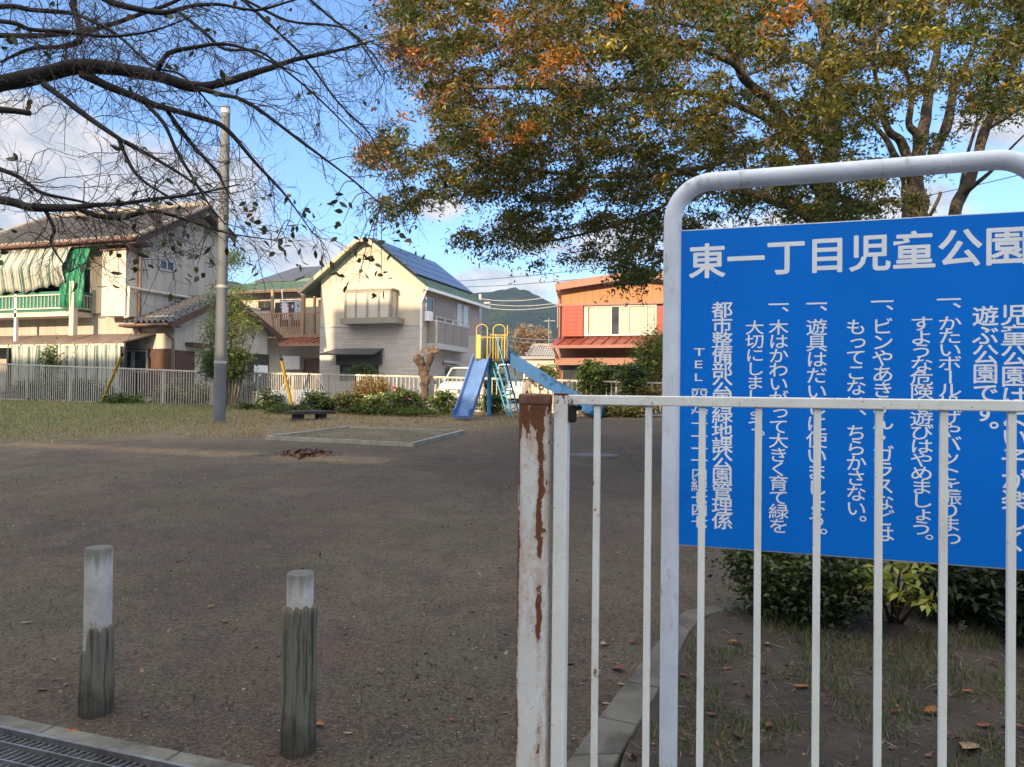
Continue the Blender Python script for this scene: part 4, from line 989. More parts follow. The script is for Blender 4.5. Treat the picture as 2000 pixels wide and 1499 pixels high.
back_fence(-90, 708, 778, 266, 721, 791, .092, 'white bar fence farthest left behind the weeds and lawn', (50, 135, 226))
back_fence(268, 721, 799, 424, 727.5, 807, .098, 'white bar fence just left of the concrete pole with deeper panels', (317, 412))
back_fence(432, 728, 808, 738, 734, 804, .062, 'closely barred white fence behind the bench and dark shrubs', (500, 570, 640, 700))
back_fence(740, 734, 802, 1330, 749.5, 812, .125, 'white fence with widely spaced bars behind the slide and round bushes', (775, 850, 940, 1040, 1110, 1250))

# ------------------------------------------------------------------ bench, sandbox, manhole
M_plank = mat('dark_weathered_plank', (.045, .04, .042), (.028, .025, .026), 8, .7, .3, 30, (.2, 1, 1))
bl, br_ = gnd(570, 824), gnd(650, 818)
be = root('bench', bl.lerp(br_, .5), 'low dark plank bench on two stubby supports near the pole', 'bench')
ztb = onY(610, 804, bl.y + .15).z; u = (br_ - bl).normalized(); u.z = 0; u.normalize(); w = Vector((-u.y, u.x, 0))
for k in range(3):
    off = w * (-.02 + .15 * k); MB().beam(bl + off + Vector((0, 0, ztb - bl.z - .035)), br_ + off + Vector((0, 0, ztb - br_.z - .035)), .14, .07).build('seat', M_plank, be, bev=.006)
for t in (.22, .78):
    c = bl.lerp(br_, t) + w * .13; MB().beam(c + Vector((0, 0, -.06)), c + Vector((0, 0, ztb - c.z - .07)), .26, .16, (1, 0, 0)).build('support', M_plank, be, bev=.015)
M_sbf = mat('sandbox_concrete', (.36, .345, .30), (.27, .255, .22), 6, .85, .3, 50)
M_sand = mat('old_sand', (.125, .10, .068), (.095, .085, .045), 3, .95, .6, 40)
Q = [gnd(518, 859), gnd(807, 873), gnd(908, 847), gnd(678, 839)]
zt = max(q.z for q in Q[:2]) + .05
sb = root('sandbox', Q[0], 'flat rectangular sandbox with low pale concrete rim', 'sandbox')
cen = (Q[0] + Q[1] + Q[2] + Q[3]) / 4; inn = [q + (cen - q).normalized() * .075 for q in Q]
for i in range(4):
    j = (i + 1) % 4; zi, zj = Q[i].z + .065, Q[j].z + .065
    MB().hexa([(Q[i].x, Q[i].y, Q[i].z - .1), (Q[j].x, Q[j].y, Q[j].z - .1), (inn[j].x, inn[j].y, inn[j].z - .1), (inn[i].x, inn[i].y, inn[i].z - .1), (Q[i].x, Q[i].y, zi), (Q[j].x, Q[j].y, zj), (inn[j].x, inn[j].y, zj), (inn[i].x, inn[i].y, zi)]).build('rim', M_sbf, sb)
MB().add([(p.x, p.y, q.z + .03) for p, q in zip(inn, Q)], [(0, 1, 2, 3)]).build('sand', M_sand, sb)
def make_cover():
    m, nt, b = newmat('iron_cover'); o = xyz(nt)
    c1 = math_n(nt, 'GREATER_THAN', math_n(nt, 'FRACT', math_n(nt, 'MULTIPLY', o[0], 14)), .45); c2 = math_n(nt, 'GREATER_THAN', math_n(nt, 'FRACT', math_n(nt, 'MULTIPLY', o[1], 14)), .45)
    k = math_n(nt, 'MULTIPLY', c1, c2); nt.links.new(mixc(nt, k, (.06, .057, .06), (.13, .125, .13)), b.inputs['Base Color']); b.inputs['Roughness'].default_value = .5; b.inputs['Metallic'].default_value = .3
    bump(nt, b, k, .6); return m
mh = gnd(1160, 891); mo = root('manhole_cover', mh, 'round grey iron manhole cover set in the bare soil', 'manhole cover')
mb = MB(); mb.tube([mh + Vector((0, 0, -.05)), mh + Vector((0, 0, .02))], .30, 40); mb.build('lid', make_cover(), mo)
mb = MB()
for k in range(40):
    a0, a1 = 2 * math.pi * k / 40, 2 * math.pi * (k + 1) / 40
    mb.hexa([(mh.x + r * math.cos(a), mh.y + r * math.sin(a), mh.z + z) for z in (-.05, .014) for (r, a) in ((.305, a0), (.36, a0), (.36, a1), (.305, a1))])
mb.build('collar', mat('collar_concrete', (.16, .15, .13), (.12, .11, .10), 6, .9), mo)

# ------------------------------------------------------------------ slide
M_chl = mat('pale_blue_paint', (.085, .175, .40), (.07, .145, .34), 4, .35, dirt=(.22, .28, .42), dirt_lo=.6)
M_chb = mat('bright_blue_paint', (.001, .085, .27), (.001, .075, .24), 4, .5)
for m_ in (M_chl, M_chb): m_.node_tree.nodes['Principled BSDF'].inputs['Specular IOR Level'].default_value = .25
M_cyan = mat('sky_blue_paint', (.05, .34, .62), (.04, .28, .54), 5, .4)
M_yp = mat('yellow_paint', (.62, .42, .05), (.52, .34, .05), 8, .45, dirt=(.42, .26, .12), dirt_lo=.58, dirt_scale=6)
sp = gnd(955, 813); dS = (sp - EYE).dot(FWD)
sl_ = root('slide', sp, 'blue double chute playground slide with yellow caged platform', 'slide')
zfl = atd(955, 702, dS).z; Rh = Vector((_r.x, _r.y, 0)); Dh = Vector((_d.x, _d.y, 0))
pcx = lambda px: ((px - 1000) / F) * dS
pl0, pl1 = pcx(931), pcx(990); base = lambda r, d: Rh * r + Dh * d
dpt = .80
def PP(r, d, z): v = base(r, dS + d); return Vector((v.x, v.y, z))
fl = MB().hexa([PP(pl0, -dpt / 2, zfl - .06), PP(pl1, -dpt / 2, zfl - .06), PP(pl1, dpt / 2, zfl - .06), PP(pl0, dpt / 2, zfl - .06), PP(pl0, -dpt / 2, zfl), PP(pl1, -dpt / 2, zfl), PP(pl1, dpt / 2, zfl), PP(pl0, dpt / 2, zfl)]).build('platform', M_dark, sl_)
zrl = atd(955, 657, dS).z
mb = MB()
cor = [(pl0, -dpt / 2), (pl1, -dpt / 2), (pl1, dpt / 2), (pl0, dpt / 2)]
for i, skip in ((0, (0.02, .45)), (1, None), (2, None), (3, None)):
    a, b = cor[i], cor[(i + 1) % 4]; nb = 6
    A_, B_ = PP(*a, zrl), PP(*b, zrl)
    if i == 0: A_ = A_.lerp(B_, .45)
    if i == 1: B_ = A_.lerp(B_, .45)
    mb.tube([A_, B_], .013, 6)
    for k in range(nb + 1):
        p = A_.lerp(B_, k / nb); mb.tube([Vector((p.x, p.y, zfl)), p], .0068, 6)
mb.build('railing', M_yp, sl_, True)
zar = atd(955, 637, dS).z
def arch(p, q, n=10):
    p, q = Vector(p), Vector(q); pts = [Vector((p.x, p.y, zfl))]; r = (q - p).length / 2; c = (p + q) / 2
    for k in range(n + 1):
        a = math.pi * k / n; v = c - (q - p).normalized() * r * math.cos(a); pts.append(Vector((v.x, v.y, zar - r * .8 + r * .8 * math.sin(a))))
    pts.append(Vector((q.x, q.y, zfl))); return pts
for p, q in (((pl0, -dpt / 2), (pl0 + .26, -dpt / 2)), ((pl0 + .40, -dpt / 2), (pl0 + .68, -dpt / 2)), ((pl1, -dpt / 2 + .05), (pl1, -dpt / 2 + .4))):
    MB().tube(arch(PP(*p, 0), PP(*q, 0)), .0105, 8).build('grab_arch', M_yp, sl_, True)
MB().hexa([PP(pl0 - .01, -dpt / 2, zfl), PP(pl0 + .10, -dpt / 2 - .02, zfl), PP(pl0 + .10, -dpt / 2, zfl), PP(pl0 - .01, dpt / 2, zfl), PP(pl0 - .01, -dpt / 2, zrl), PP(pl0 + .10, -dpt / 2 - .02, zrl), PP(pl0 + .10, -dpt / 2, zrl), PP(pl0 - .01, dpt / 2, zrl)]).build('side_panel', M_yp, sl_)
def chute(top, bot, w, m, side=.15):
    top, bot = Vector(top), Vector(bot); h = Vector((bot.x - top.x, bot.y - top.y, 0)); L = h.length; h.normalize(); s = Vector((-h.y, h.x, 0))
    z0, z1 = top.z, bot.z + .16; prof = []
    for t in np.linspace(0, 1, 15):
        if t < .85: z = z0 + (z1 - z0) * min(1, (t / .85))
        else: z = z1 - .05 * math.sin((t - .85) / .15 * math.pi / 2)
        prof.append((t * L, z))
    mb = MB(); vs = []
    for x, z in prof:
        c = top + h * x
        for q, up in ((-w / 2 - .03, side), (-w / 2, side - .01), (-w / 2 + .02, .0), (w / 2 - .02, 0), (w / 2, side - .01), (w / 2 + .03, side), (w / 2 + .03, -.05), (-w / 2 - .03, -.05)):
            vs.append((c.x + s.x * q, c.y + s.y * q, z + up))
    n = 8; fs = [(i * n + k, i * n + (k + 1) % n, (i + 1) * n + (k + 1) % n, (i + 1) * n + k) for i in range(len(prof) - 1) for k in range(n)]
    fs += [tuple(range(n)), tuple(range((len(prof) - 1) * n, len(prof) * n))[::-1]]
    mb.add(vs, fs); return mb
b1 = gnd(900, 822); t1 = PP(pcx(941), -dpt / 2, zfl - .02)
chute(t1, b1, .40, M_chl).build('chute', M_chl, sl_)
b2 = gnd(1178, 817); t2 = PP(pl1, 0.0, zfl - .02)
o = chute(t2, b2, .36, M_chb, .25).build('chute', M_chb, sl_); o['label'] = 'darker blue chute running down to the right'
MB().tube([sp - Vector((0, 0, .1)), Vector((sp.x, sp.y, zfl - .06))], .052, 14).build('leg', M_cyan, sl_, True)
la, lb = gnd(1001, 816), gnd(1013, 807)
ta_, tb_ = PP(pcx(966), -dpt / 2 + .1, zfl), PP(pcx(986), dpt / 2 - .1, zfl)
mb = MB(); mb.tube([la, ta_], .022, 8); mb.tube([lb, tb_], .022, 8)
mb.tube([la + Vector((-.12, 0, 0)), ta_ + Vector((-.10, -.02, 0))], .018, 8)
for k in range(1, 8): mb.tube([la.lerp(ta_, k / 8), lb.lerp(tb_, k / 8)], .016, 6)
for (a_, b_) in ((la, ta_), (lb, tb_)): mb.tube([a_.lerp(b_, .3) + Vector((.10, -.1, .1)), a_.lerp(b_, .6) + Vector((.16, -.12, .22)), b_ + Vector((.06, -.1, .55))], .014, 6)
mb.build('ladder', M_cyan, sl_, True)

# ------------------------------------------------------------------ parked cars
M_carw = mat('white_car_paint', (.66, .66, .64), (.62, .62, .60), 2, .25); M_carc = mat('cream_car_paint', (.60, .56, .45), (.55, .51, .42), 2, .25)
M_light = mat('lamp_glass', (.55, .56, .58), (.4, .4, .42), 20, .1); M_tyre = mat('tyre', (.02, .02, .02), (.014, .014, .014), 9, .8); M_rim = mat('wheel_rim', (.35, .35, .36), (.28, .28, .29), 9, .35, metal=.6)
M_red = mat('red_lamp', (.35, .02, .02), (.25, .015, .015), 5, .2)
def car(px, d, heading, van, m, label, y_=780, dz=.02):
    p0 = atd(px, y_, d); X0, Y0 = p0.x, p0.y; z0 = gz(X0, Y0) + dz
    t = root('parked_car', (X0, Y0, z0), label, 'car', 'cars parked beyond the back fence')
    ca, sa_ = math.cos(heading), math.sin(heading)
    T = lambda x, y, z: (X0 + x * ca - y * sa_, Y0 + x * sa_ + y * ca, z0 + z)
    # y = -front; stations (y, half width, z low, z high)
    if van: st = [(-1.72, .60, .30, .62), (-1.66, .70, .22, .80), (-1.3, .74, .20, .98), (-.6, .74, .2, 1.02), (1.0, .74, .2, 1.02), (1.62, .73, .22, 1.0), (1.70, .68, .3, .95)]; gh = [(-1.35, .66, .99), (-.95, .62, 1.70), (1.45, .62, 1.74), (1.66, .66, 1.0)]
    else: st = [(-2.0, .55, .34, .55), (-1.93, .74, .24, .66), (-1.6, .81, .2, .80), (-.9, .84, .2, .92), (.9, .84, .2, .95), (1.7, .82, .22, .96), (1.95, .74, .3, .86)]; gh = [(-1.0, .74, .92), (-.3, .62, 1.48), (1.2, .62, 1.50), (1.82, .72, .95)]
    mb = MB(); vs = []
    ring = lambda y, w, a, b: [T(-w * .92, y, a), T(-w, y, a + (b - a) * .35), T(-w, y, a + (b - a) * .75), T(-w * .88, y, b), T(w * .88, y, b), T(w, y, a + (b - a) * .75), T(w, y, a + (b - a) * .35), T(w * .92, y, a)]
    for s_ in st: vs += ring(*s_)
    fs = [(i * 8 + k, i * 8 + (k + 1) % 8, (i + 1) * 8 + (k + 1) % 8, (i + 1) * 8 + k) for i in range(len(st) - 1) for k in range(8)] + [tuple(range(8))[::-1], tuple(range(48, 56))]
    mb.add(vs, fs); o = mb.build('body', m, t, True); o.modifiers.new('edge', 'EDGE_SPLIT').split_angle = math.radians(38)
    g = MB(); (y0, w0, zz0), (y1, w1, zz1), (y2, w2, zz2), (y3, w3, zz3) = gh
    g.hexa([T(-w0, y0, zz0 - .05), T(w0, y0, zz0 - .05), T(w3, y3, zz3 - .05), T(-w3, y3, zz3 - .05), T(-w1, y1, zz1), T(w1, y1, zz1), T(w2, y2, zz2), T(-w2, y2, zz2)]); g.build('windows', M_glass, t)
    r = MB(); r.hexa([T(-w1 - .02, y1 - .05, zz1), T(w1 + .02, y1 - .05, zz1), T(w2 + .02, y2 + .03, zz2), T(-w2 - .02, y2 + .03, zz2), T(-w1 + .06, y1 + .05, zz1 + .06), T(w1 - .06, y1 + .05, zz1 + .06), T(w2 - .06, y2 - .05, zz2 + .06), T(-w2 + .06, y2 - .05, zz2 + .06)]); r.build('roof', m, t, bev=.02)
    pl = MB()
    for s_ in (-1, 1):
        pl.beam(T(s_ * w0, y0, zz0), T(s_ * w1, y1, zz1 + .01), .06, .05); pl.beam(T(s_ * w3, y3, zz3), T(s_ * w2, y2, zz2 + .01), .09, .06)
        ym = (y1 + y2) / 2; pl.beam(T(s_ * (w0 + w3) / 2, ym, zz0), T(s_ * (w1 + w2) / 2, ym, zz1 + .01), .06, .05)
    pl.build('pillars', m, t)
    wf = st[1][1]; zf = st[1][3]
    for s_ in (-1, 1):
        h = MB(); h.hexa([T(s_ * wf * .55, st[1][0] - .03, zf - .16), T(s_ * wf * .98, st[2][0] + .12 - .25, zf - .14), T(s_ * wf * .98, st[2][0], zf - .14), T(s_ * wf * .55, st[2][0], zf - .16), T(s_ * wf * .55, st[1][0] + .01, zf), T(s_ * wf * .98, st[2][0] - .12, zf + .02), T(s_ * wf * .98, st[2][0], zf + .02), T(s_ * wf * .55, st[2][0], zf)]); h.build('headlight', M_light, t)
        ys_ = [st[1][0] + .62, st[-2][0] - .55]
        for yw in ys_:
            w_ = MB().tube([T(s_ * (st[3][1] - .16), yw, .28), T(s_ * (st[3][1] + .008), yw, .28)], .28, 20).build('wheel', M_tyre, t); MB().tube([T(s_ * (st[3][1] + .01), yw, .28), T(s_ * (st[3][1] + .02), yw, .28)], .17, 16).build('rim', M_rim, w_)
        MB().box(*(lambda a, b: (min(a[0], b[0]), max(a[0], b[0]), min(a[1], b[1]), max(a[1], b[1]), a[2], b[2]))(T(s_ * (w0 + .03), y0 + .2, zz0 + .02), T(s_ * (w0 + .2), y0 + .3, zz0 + .16))).build('wing_mirror', m, t)
    gl = MB(); gl.hexa([T(-wf * .5, st[0][0] - .025, .40), T(wf * .5, st[0][0] - .025, .40), T(wf * .5, st[0][0] + .1, .40), T(-wf * .5, st[0][0] + .1, .40), T(-wf * .5, st[0][0] - .02, .58), T(wf * .5, st[0][0] - .02, .58), T(wf * .5, st[0][0] + .1, .58), T(-wf * .5, st[0][0] + .1, .58)]); gl.build('grille', M_dark, t)
    MB().hexa([T(-.17, st[0][0] - .04, .42), T(.17, st[0][0] - .04, .42), T(.17, st[0][0] - .03, .42), T(-.17, st[0][0] - .03, .42), T(-.17, st[0][0] - .04, .52), T(.17, st[0][0] - .04, .52), T(.17, st[0][0] - .03, .52), T(-.17, st[0][0] - .03, .52)]).build('blank_plate', M_white, t)
    return t
car(913, 33.0, .10, False, M_carw, 'white car parked nose out behind the slide')
car(1013, 35.0, .0, True, M_carw, 'white box-shaped van with dark windows seen behind the slide ladder')
car(548, 27.5, .0, False, M_carw, 'white car behind the closely barred fence near the bench', dz=-.45)
car(375, 28.0, -.05, False, M_carc, 'cream car whose roof shows over the fence left of the pole', dz=-.55)

# ------------------------------------------------------------------ far house, shed, far pole, wires
fh = root('far_house', (-13, 42, .3), 'distant house with pale ribbed tile roof left of the orange house', 'house')
YFH = 42.0; rtl, rtr = onY(1042, 676, YFH + 2.5), onY(1110, 676, YFH + 2.5); ebl, ebr = onY(1028, 698, YFH - .4), onY(1110, 698, YFH - .4)
mb = MB(); tile_roof(mb, ebl, ebr, rtr, rtl, 16, 5, .07, .05); M_ft = mat('far_tile', (.34, .33, .33), (.24, .23, .23), 5, .6); mb.build('roof', M_ft, fh)
mb = MB(); mb.tube([rtl, rtr], .14, 8); mb.tube([rtl, ebl], .12, 8); mb.build('ridge', M_ridge, fh)
MB().box(ebl.x + .5, ebr.x, YFH, YFH + 5, .2, ebl.z - .02).build('wall', M_plast, fh)
windowx = window(fh, 1050, 700, 1078, 716, YFH, M_brownm, M_glass)
l0, l1 = onY(1020, 722, YFH - 1.6), onY(1062, 702, YFH - .1); mb = MB(); tile_roof(mb, (l0.x, YFH - 1.6, l0.z), (ebr.x, YFH - 1.6, l0.z), (ebr.x, YFH - .05, l1.z), (l0.x + .5, YFH - .05, l1.z), 14, 3, .06, .05); mb.build('lower_roof', M_ft, fh)
fs_ = root('flat_roof_shed', onY(1010, 740, 33), 'low pale shed with grey flat roof beside the orange house', 'shed')
a = onY(1000, 697, 33); b = onY(1086, 702, 33)
MB().box(a.x, b.x, 32.8, 37, b.z, a.z).build('roof', mat('shed_roof', (.22, .23, .25), (.18, .19, .20), 4, .5), fs_)
w_ = MB().box(a.x + .2, b.x - .1, 33, 36.8, .2, b.z - .002).build('wall', M_cream2, fs_)
for q in (1022, 1046, 1068): window(fs_, q, 710, q + 18, 732, 33, M_alum, M_curt, ())
fp0 = onY(936, 740, 39.5); fp0.z = .3; fpt = onY(938, 575, 39.5)
fp = root('utility_pole', fp0, 'slim pale utility pole carrying wires behind the gabled house', 'pole')
MB().tube([fp0, fpt], [.13, .09], 10).build('shaft', M_wirelight, fp, True)
mb = MB()
for q in (592, 600): c = onY(938, q, 39.5); mb.beam(c + Vector((-.6, 0, 0)), c + Vector((.6, 0, 0)), .08, .08)
mb.build('crossarm', M_wirelight, fp)
def wire(a, b, sag, r, label, m=M_wirelight):
    a, b = Vector(a), Vector(b); pts = [a.lerp(b, t) - Vector((0, 0, sag * 4 * t * (1 - t))) for t in np.linspace(0, 1, 17)]
    mb = MB().tube([p - a for p in pts], r, 5); o = mb.build('overhead_wire', m, None, True); o.location = a; tag(o, label, 'wire', 'overhead wires')
for i, (y0, p1, lab) in enumerate(((584, (1130, 566), 'topmost of the wires from the far pole to the orange house'), (592, (1150, 580), 'middle wire from the far pole across the dark hill'), (600, (1140, 586), 'lowest of the three upper wires from the far pole'), (648, (1120, 660), 'low wire crossing just above the slide arches'), (655, (1120, 668), 'lowest wire crossing behind the yellow slide railing'))):
    wire(onY(939, y0, 39.5), onY(*p1, 36 if i < 3 else 60), .3, .022, lab)
wire(onY(700, 552, 60), onY(1700, 440, 34), .8, .02, 'long thin wire rising over the green roof toward the autumn tree', M_wire)
wire(onY(780, 560, 62), onY(1700, 460, 36), .8, .02, 'second long thin wire just under the one over the green roof', M_wire)
wire(onY(1500, 420, 30), onY(2300, 255, 20), .4, .012, 'thin dark wire in the sky gap right of the trees', M_wire)
for q, yb_, yt_, Y_, lab in ((1072, 690, 622, 44, 'short antenna mast on the distant tiled roof'), (1089, 640, 480, 31, 'tall thin antenna mast at the orange house corner'), (358, 425, 355, 26, 'thin antenna rod on the left tiled roof')):
    a = onY(q, yb_, Y_); t = root('antenna', a, lab, 'antenna'); MB().tube([a, onY(q, yt_, Y_)], .018, 6).build('mast', M_wirelight, t, True)
    if q == 1089: continue
    mb = MB(); c = a.lerp(onY(q, yt_, Y_), .93)
    for k in range(4): mb.beam(c + Vector((-.35, .1 * k, 0)), c + Vector((.35, .1 * k, 0)), .012, .008)
    mb.beam(c, c + Vector((0, .35, 0)), .015, .015); mb.build('elements', M_wirelight, t)

# ------------------------------------------------------------------ hills
HP = [(-1500, 520), (-700, 470), (-200, 448), (0, 442), (120, 470), (300, 520), (480, 552), (650, 566), (800, 572), (900, 571), (930, 569), (955, 569), (975, 563), (992, 560), (1010, 561), (1028, 566), (1050, 576), (1075, 588), (1110, 606), (1200, 640), (1350, 680), (1600, 715), (2000, 720), (3000, 690)]
def hp(px):
    for (a, b), (c, d) in zip(HP, HP[1:]):
        if a <= px <= c: return b + (d - b) * (px - a) / (c - a)
    return HP[-1][1]
pxs = np.linspace(-500, 2500, 340); nr = 34; vs = []
for j in range(nr + 1):
    t = j / nr; dd = 420 + 480 * t if t <= .78 else 420 + 480 * .78 + 300 * (t - .78) / .22
    for px in pxs:
        top = atd(px, hp(px), 794.4).z; p = atd(px, 766, dd)
        prof = (t / .78) ** 1.15 if t <= .78 else 1 - ((t - .78) / .22) * .5
        e = min(1, 4 * t * max(0, (1 - t / .78))) if t < .78 else 0
        nz_ = 26 * mnoise.noise(Vector((p.x * .009, p.y * .009, 2))) * e + 7 * mnoise.noise(Vector((p.x * .04, p.y * .04, 5))) * e + 2.2 * mnoise.noise(Vector((p.x * .15, p.y * .15, 5)))
        vs.append((p.x, p.y, -1 + (top + 1) * prof + nz_))
n_ = len(pxs); mb = MB().add(vs, [(j * n_ + i, j * n_ + i + 1, (j + 1) * n_ + i + 1, (j + 1) * n_ + i) for j in range(nr) for i in range(n_ - 1)])
def make_forest():
    m, nt, b = newmat('hill_forest'); n1 = noise(nt, .012, 6, .6); n2 = noise(nt, .09, 5, .7)
    c = mixc(nt, maprange(nt, n1, .46, .60), (.009, .020, .024), (.030, .044, .020)); c = mixc(nt, maprange(nt, n2, .3, .62), (.006, .014, .016), c)
    nt.links.new(c, b.inputs['Base Color']); b.inputs['Roughness'].default_value = 1; b.inputs['Specular IOR Level'].default_value = 0
    bump(nt, b, n2, 1.0, 8); return m
tag(mb.build('hills', make_forest(), smooth=True), kind='structure')

# ------------------------------------------------------------------ shrubs, weeds and flowers
GREEN = [(.05, .085, .018), (.075, .115, .025), (.10, .14, .035), (.035, .06, .015)]
DARK = [(.025, .045, .014), (.04, .065, .018), (.06, .085, .025)]
LIGHT = [(.13, .19, .04), (.17, .21, .05), (.09, .14, .03)]
def cloud(c, r, n, k, sig, shell=.75):
    d = unit(rng.normal(size=(k, 3))); cc = d * (rng.random((k, 1)) ** (1 - shell)) * .82
    idx = rng.integers(0, k, n); p = cc[idx] + rng.normal(size=(n, 3)) * sig
    return np.array(c) + p * np.array(r)
def shrub(name, label, cat, c, r, n, L, Wd, pal, wts=None, k=26, sig=.2, droop=-.2, stems=4, group=None, extra=None):
    c = Vector(c); b = Vector((c.x, c.y, gz(c.x, c.y))); t = root(name, b, label, cat, group)
    P = cloud(c, r, n, k, sig); P = P[P[:, 2] > b.z + .01]; V = leafquads(P, L, Wd, droop)
    cols = palette(len(P), pal, wts or [1] * len(pal))
    # clumps of a slightly different leaf colour
    f = np.array([mnoise.noise(Vector(p) * (1.6 / max(r))) for p in P]); cols *= (1 + .45 * f)[:, None]
    if extra is not None:
        n2, pal2, L2 = extra; P2 = cloud(c + Vector((0, 0, r[2] * .15)), r, n2, 9, .12, .9); V = np.vstack([V, leafquads(P2, L2, L2 * .8, .4)]); cols = np.vstack([cols, palette(n2, pal2, [1] * len(pal2))])
    np_mesh('foliage', V, 4, M_leaf, t, np.clip(cols, .004, .9))
    mb = MB()
    for i in range(stems):
        a = 2 * math.pi * i / stems + 1; q = c + Vector((math.cos(a) * r[0] * .5, math.sin(a) * r[1] * .5, r[2] * .3)); mid = b.lerp(q, .5) + Vector((math.cos(a) * .06, math.sin(a) * .06, 0))
        mb.tube([b + Vector((math.cos(a) * .04, math.sin(a) * .04, -.05)), mid, q], [.035 * max(r) + .006, .022 * max(r) + .005, .006], 6)
    mb.build('stem', M_bark, t, True); return t
def SH(name, label, cat, x0, y0, x1, y1, d, n, L, Wd, pal, group=None, **kw):
    c = atd((x0 + x1) / 2, (y0 + y1) / 2, d); rx = (x1 - x0) / 2 / F * d; rz = (y1 - y0) / 2 / F * d
    return shrub(name, label, cat, c, (rx, min(rx, max(rz, .35)) * .9 if 'ry' not in kw else kw.pop('ry'), rz), n, L, Wd, pal, group=group, **kw)
BG = 'round bushes along the back fence'
SH('bush', 'round bright green bush on a thin stem right of the slide', 'bush', 1122, 700, 1200, 780, 19.0, 2600, .11, .06, [(.10, .16, .04), (.16, .21, .06), (.06, .10, .025)], BG, k=40, sig=.16)
SH('bush', 'darker green round bush beside the pale sign post', 'bush', 1203, 708, 1268, 782, 18.6, 2400, .10, .05, [(.05, .09, .025), (.08, .13, .03), (.04, .06, .02)], BG, k=36, sig=.17)
SH('bush', 'yellow green bush above the dark blue chute', 'bush', 1036, 712, 1090, 764, 20.2, 1500, .10, .05, [(.14, .17, .04), (.09, .13, .03), (.2, .2, .06)], BG, k=26, sig=.2)
SH('bush', 'dark bush behind the blue post of the slide', 'bush', 940, 722, 992, 778, 20.2, 1300, .11, .05, [(.07, .11, .03), (.12, .14, .04), (.04, .06, .02)], BG, k=26, sig=.2)
SH('tree', 'feathery yellow green tree hugging the right side of the orange house', 'tree', 1236, 640, 1345, 772, 20.5, 5200, .12, .035, [(.10, .15, .03), (.16, .18, .04), (.06, .10, .025)], None, k=60, sig=.2)
SH('bush', 'low bush with reddish yellow leaves under the feathery tree', 'bush', 1236, 752, 1300, 792, 18.3, 900, .09, .04, [(.22, .15, .05), (.10, .12, .03), (.16, .10, .04)], BG, k=18, sig=.22)
SH('low_plants', 'low yellow green plants along the soil edge right of the slide', 'plants', 1125, 786, 1300, 815, 18.2, 2600, .09, .045, [(.17, .19, .05), (.10, .14, .035), (.2, .16, .06)], None, k=50, sig=.12, ry=.35, stems=0)
# left of and around the pole
SH('weed_clump', 'tall green weeds climbing the left fence at the yellow guard', 'weeds', 178, 768, 300, 816, 23.2, 2200, .12, .05, GREEN, None, k=40, sig=.2, ry=.4)
SH('weed_clump', 'pale green weed standing above the left fence before striped curtain', 'weeds', 72, 672, 128, 790, 25.2, 1500, .12, .05, LIGHT + GREEN, None, k=26, sig=.2, ry=.35)
SH('weed_strip', 'low strip of weeds along the foot of the left fence', 'weeds', -60, 782, 262, 806, 24.2, 3600, .12, .035, GREEN, None, k=90, sig=.1, ry=.3, droop=.5, stems=0)
SH('hedge', 'dark clipped growth behind the bars of the left fence', 'hedge', -70, 737, 300, 800, 25.6, 7500, .12, .06, DARK, None, k=80, sig=.12, ry=.4, stems=0)
SH('bush', 'pale dry bush behind the bars left of the pole', 'bush', 285, 740, 430, 806, 23.9, 4200, .11, .05, [(.22, .19, .09), (.14, .15, .05), (.08, .09, .03)], None, k=30, sig=.16, ry=.4)
SH('shrub', 'dark green shrub right behind the concrete pole base', 'shrub', 428, 740, 508, 816, 22.9, 3000, .10, .045, DARK, None, k=40, sig=.18, ry=.5)
SH('shrub', 'dark green shrub leaning on the fence left of the right guard tube', 'shrub', 494, 756, 554, 822, 21.2, 2000, .10, .045, DARK + GREEN[:1], None, k=36, sig=.18, ry=.5)
SH('weed_strip', 'dark weeds in front of the fence between pole and bench', 'weeds', 426, 786, 560, 822, 20.6, 2600, .12, .035, GREEN + DARK, None, k=60, sig=.12, ry=.35, droop=.4, stems=0)
SH('weed_strip', 'low green weeds behind the dark bench', 'weeds', 500, 792, 640, 822, 19.0, 1800, .11, .03, GREEN, None, k=40, sig=.14, ry=.3, droop=.5, stems=0)
FB = 'plants of the flower bed along the fence'
SH('flower_shrub', 'green shrub at the left end of the flower bed', 'shrub', 592, 764, 662, 812, 19.4, 1700, .10, .045, GREEN, FB, k=30, sig=.18, ry=.5)
SH('flower_shrub', 'green and rusty shrub second from left in the flower bed', 'shrub', 650, 766, 718, 814, 19.3, 1700, .10, .045, GREEN + [(.18, .10, .04)], FB, k=30, sig=.18, ry=.5)
SH('flower_shrub', 'shrub with a reddish autumn top before the fence', 'shrub', 690, 734, 762, 790, 19.6, 1500, .10, .04, [(.22, .13, .05), (.13, .14, .04), (.30, .18, .07)], FB, k=28, sig=.18, ry=.5)
SH('flower_shrub', 'shrub with small white blossoms in the flower bed', 'shrub', 705, 768, 772, 810, 19.0, 1500, .09, .04, LIGHT, FB, k=28, sig=.18, ry=.5, extra=(90, [(.65, .62, .62)], .05))
SH('flower_shrub', 'shrub bearing pink flowers left of the pollarded trunk', 'shrub', 756, 752, 806, 806, 18.9, 1300, .09, .04, GREEN + LIGHT[:1], FB, k=26, sig=.18, ry=.5, extra=(110, [(.55, .18, .25), (.6, .25, .32)], .06))
SH('flower_shrub', 'feathery green plant just left of the pollarded trunk', 'shrub', 790, 762, 826, 808, 19.2, 900, .11, .03, LIGHT + GREEN, FB, k=20, sig=.2, ry=.4)
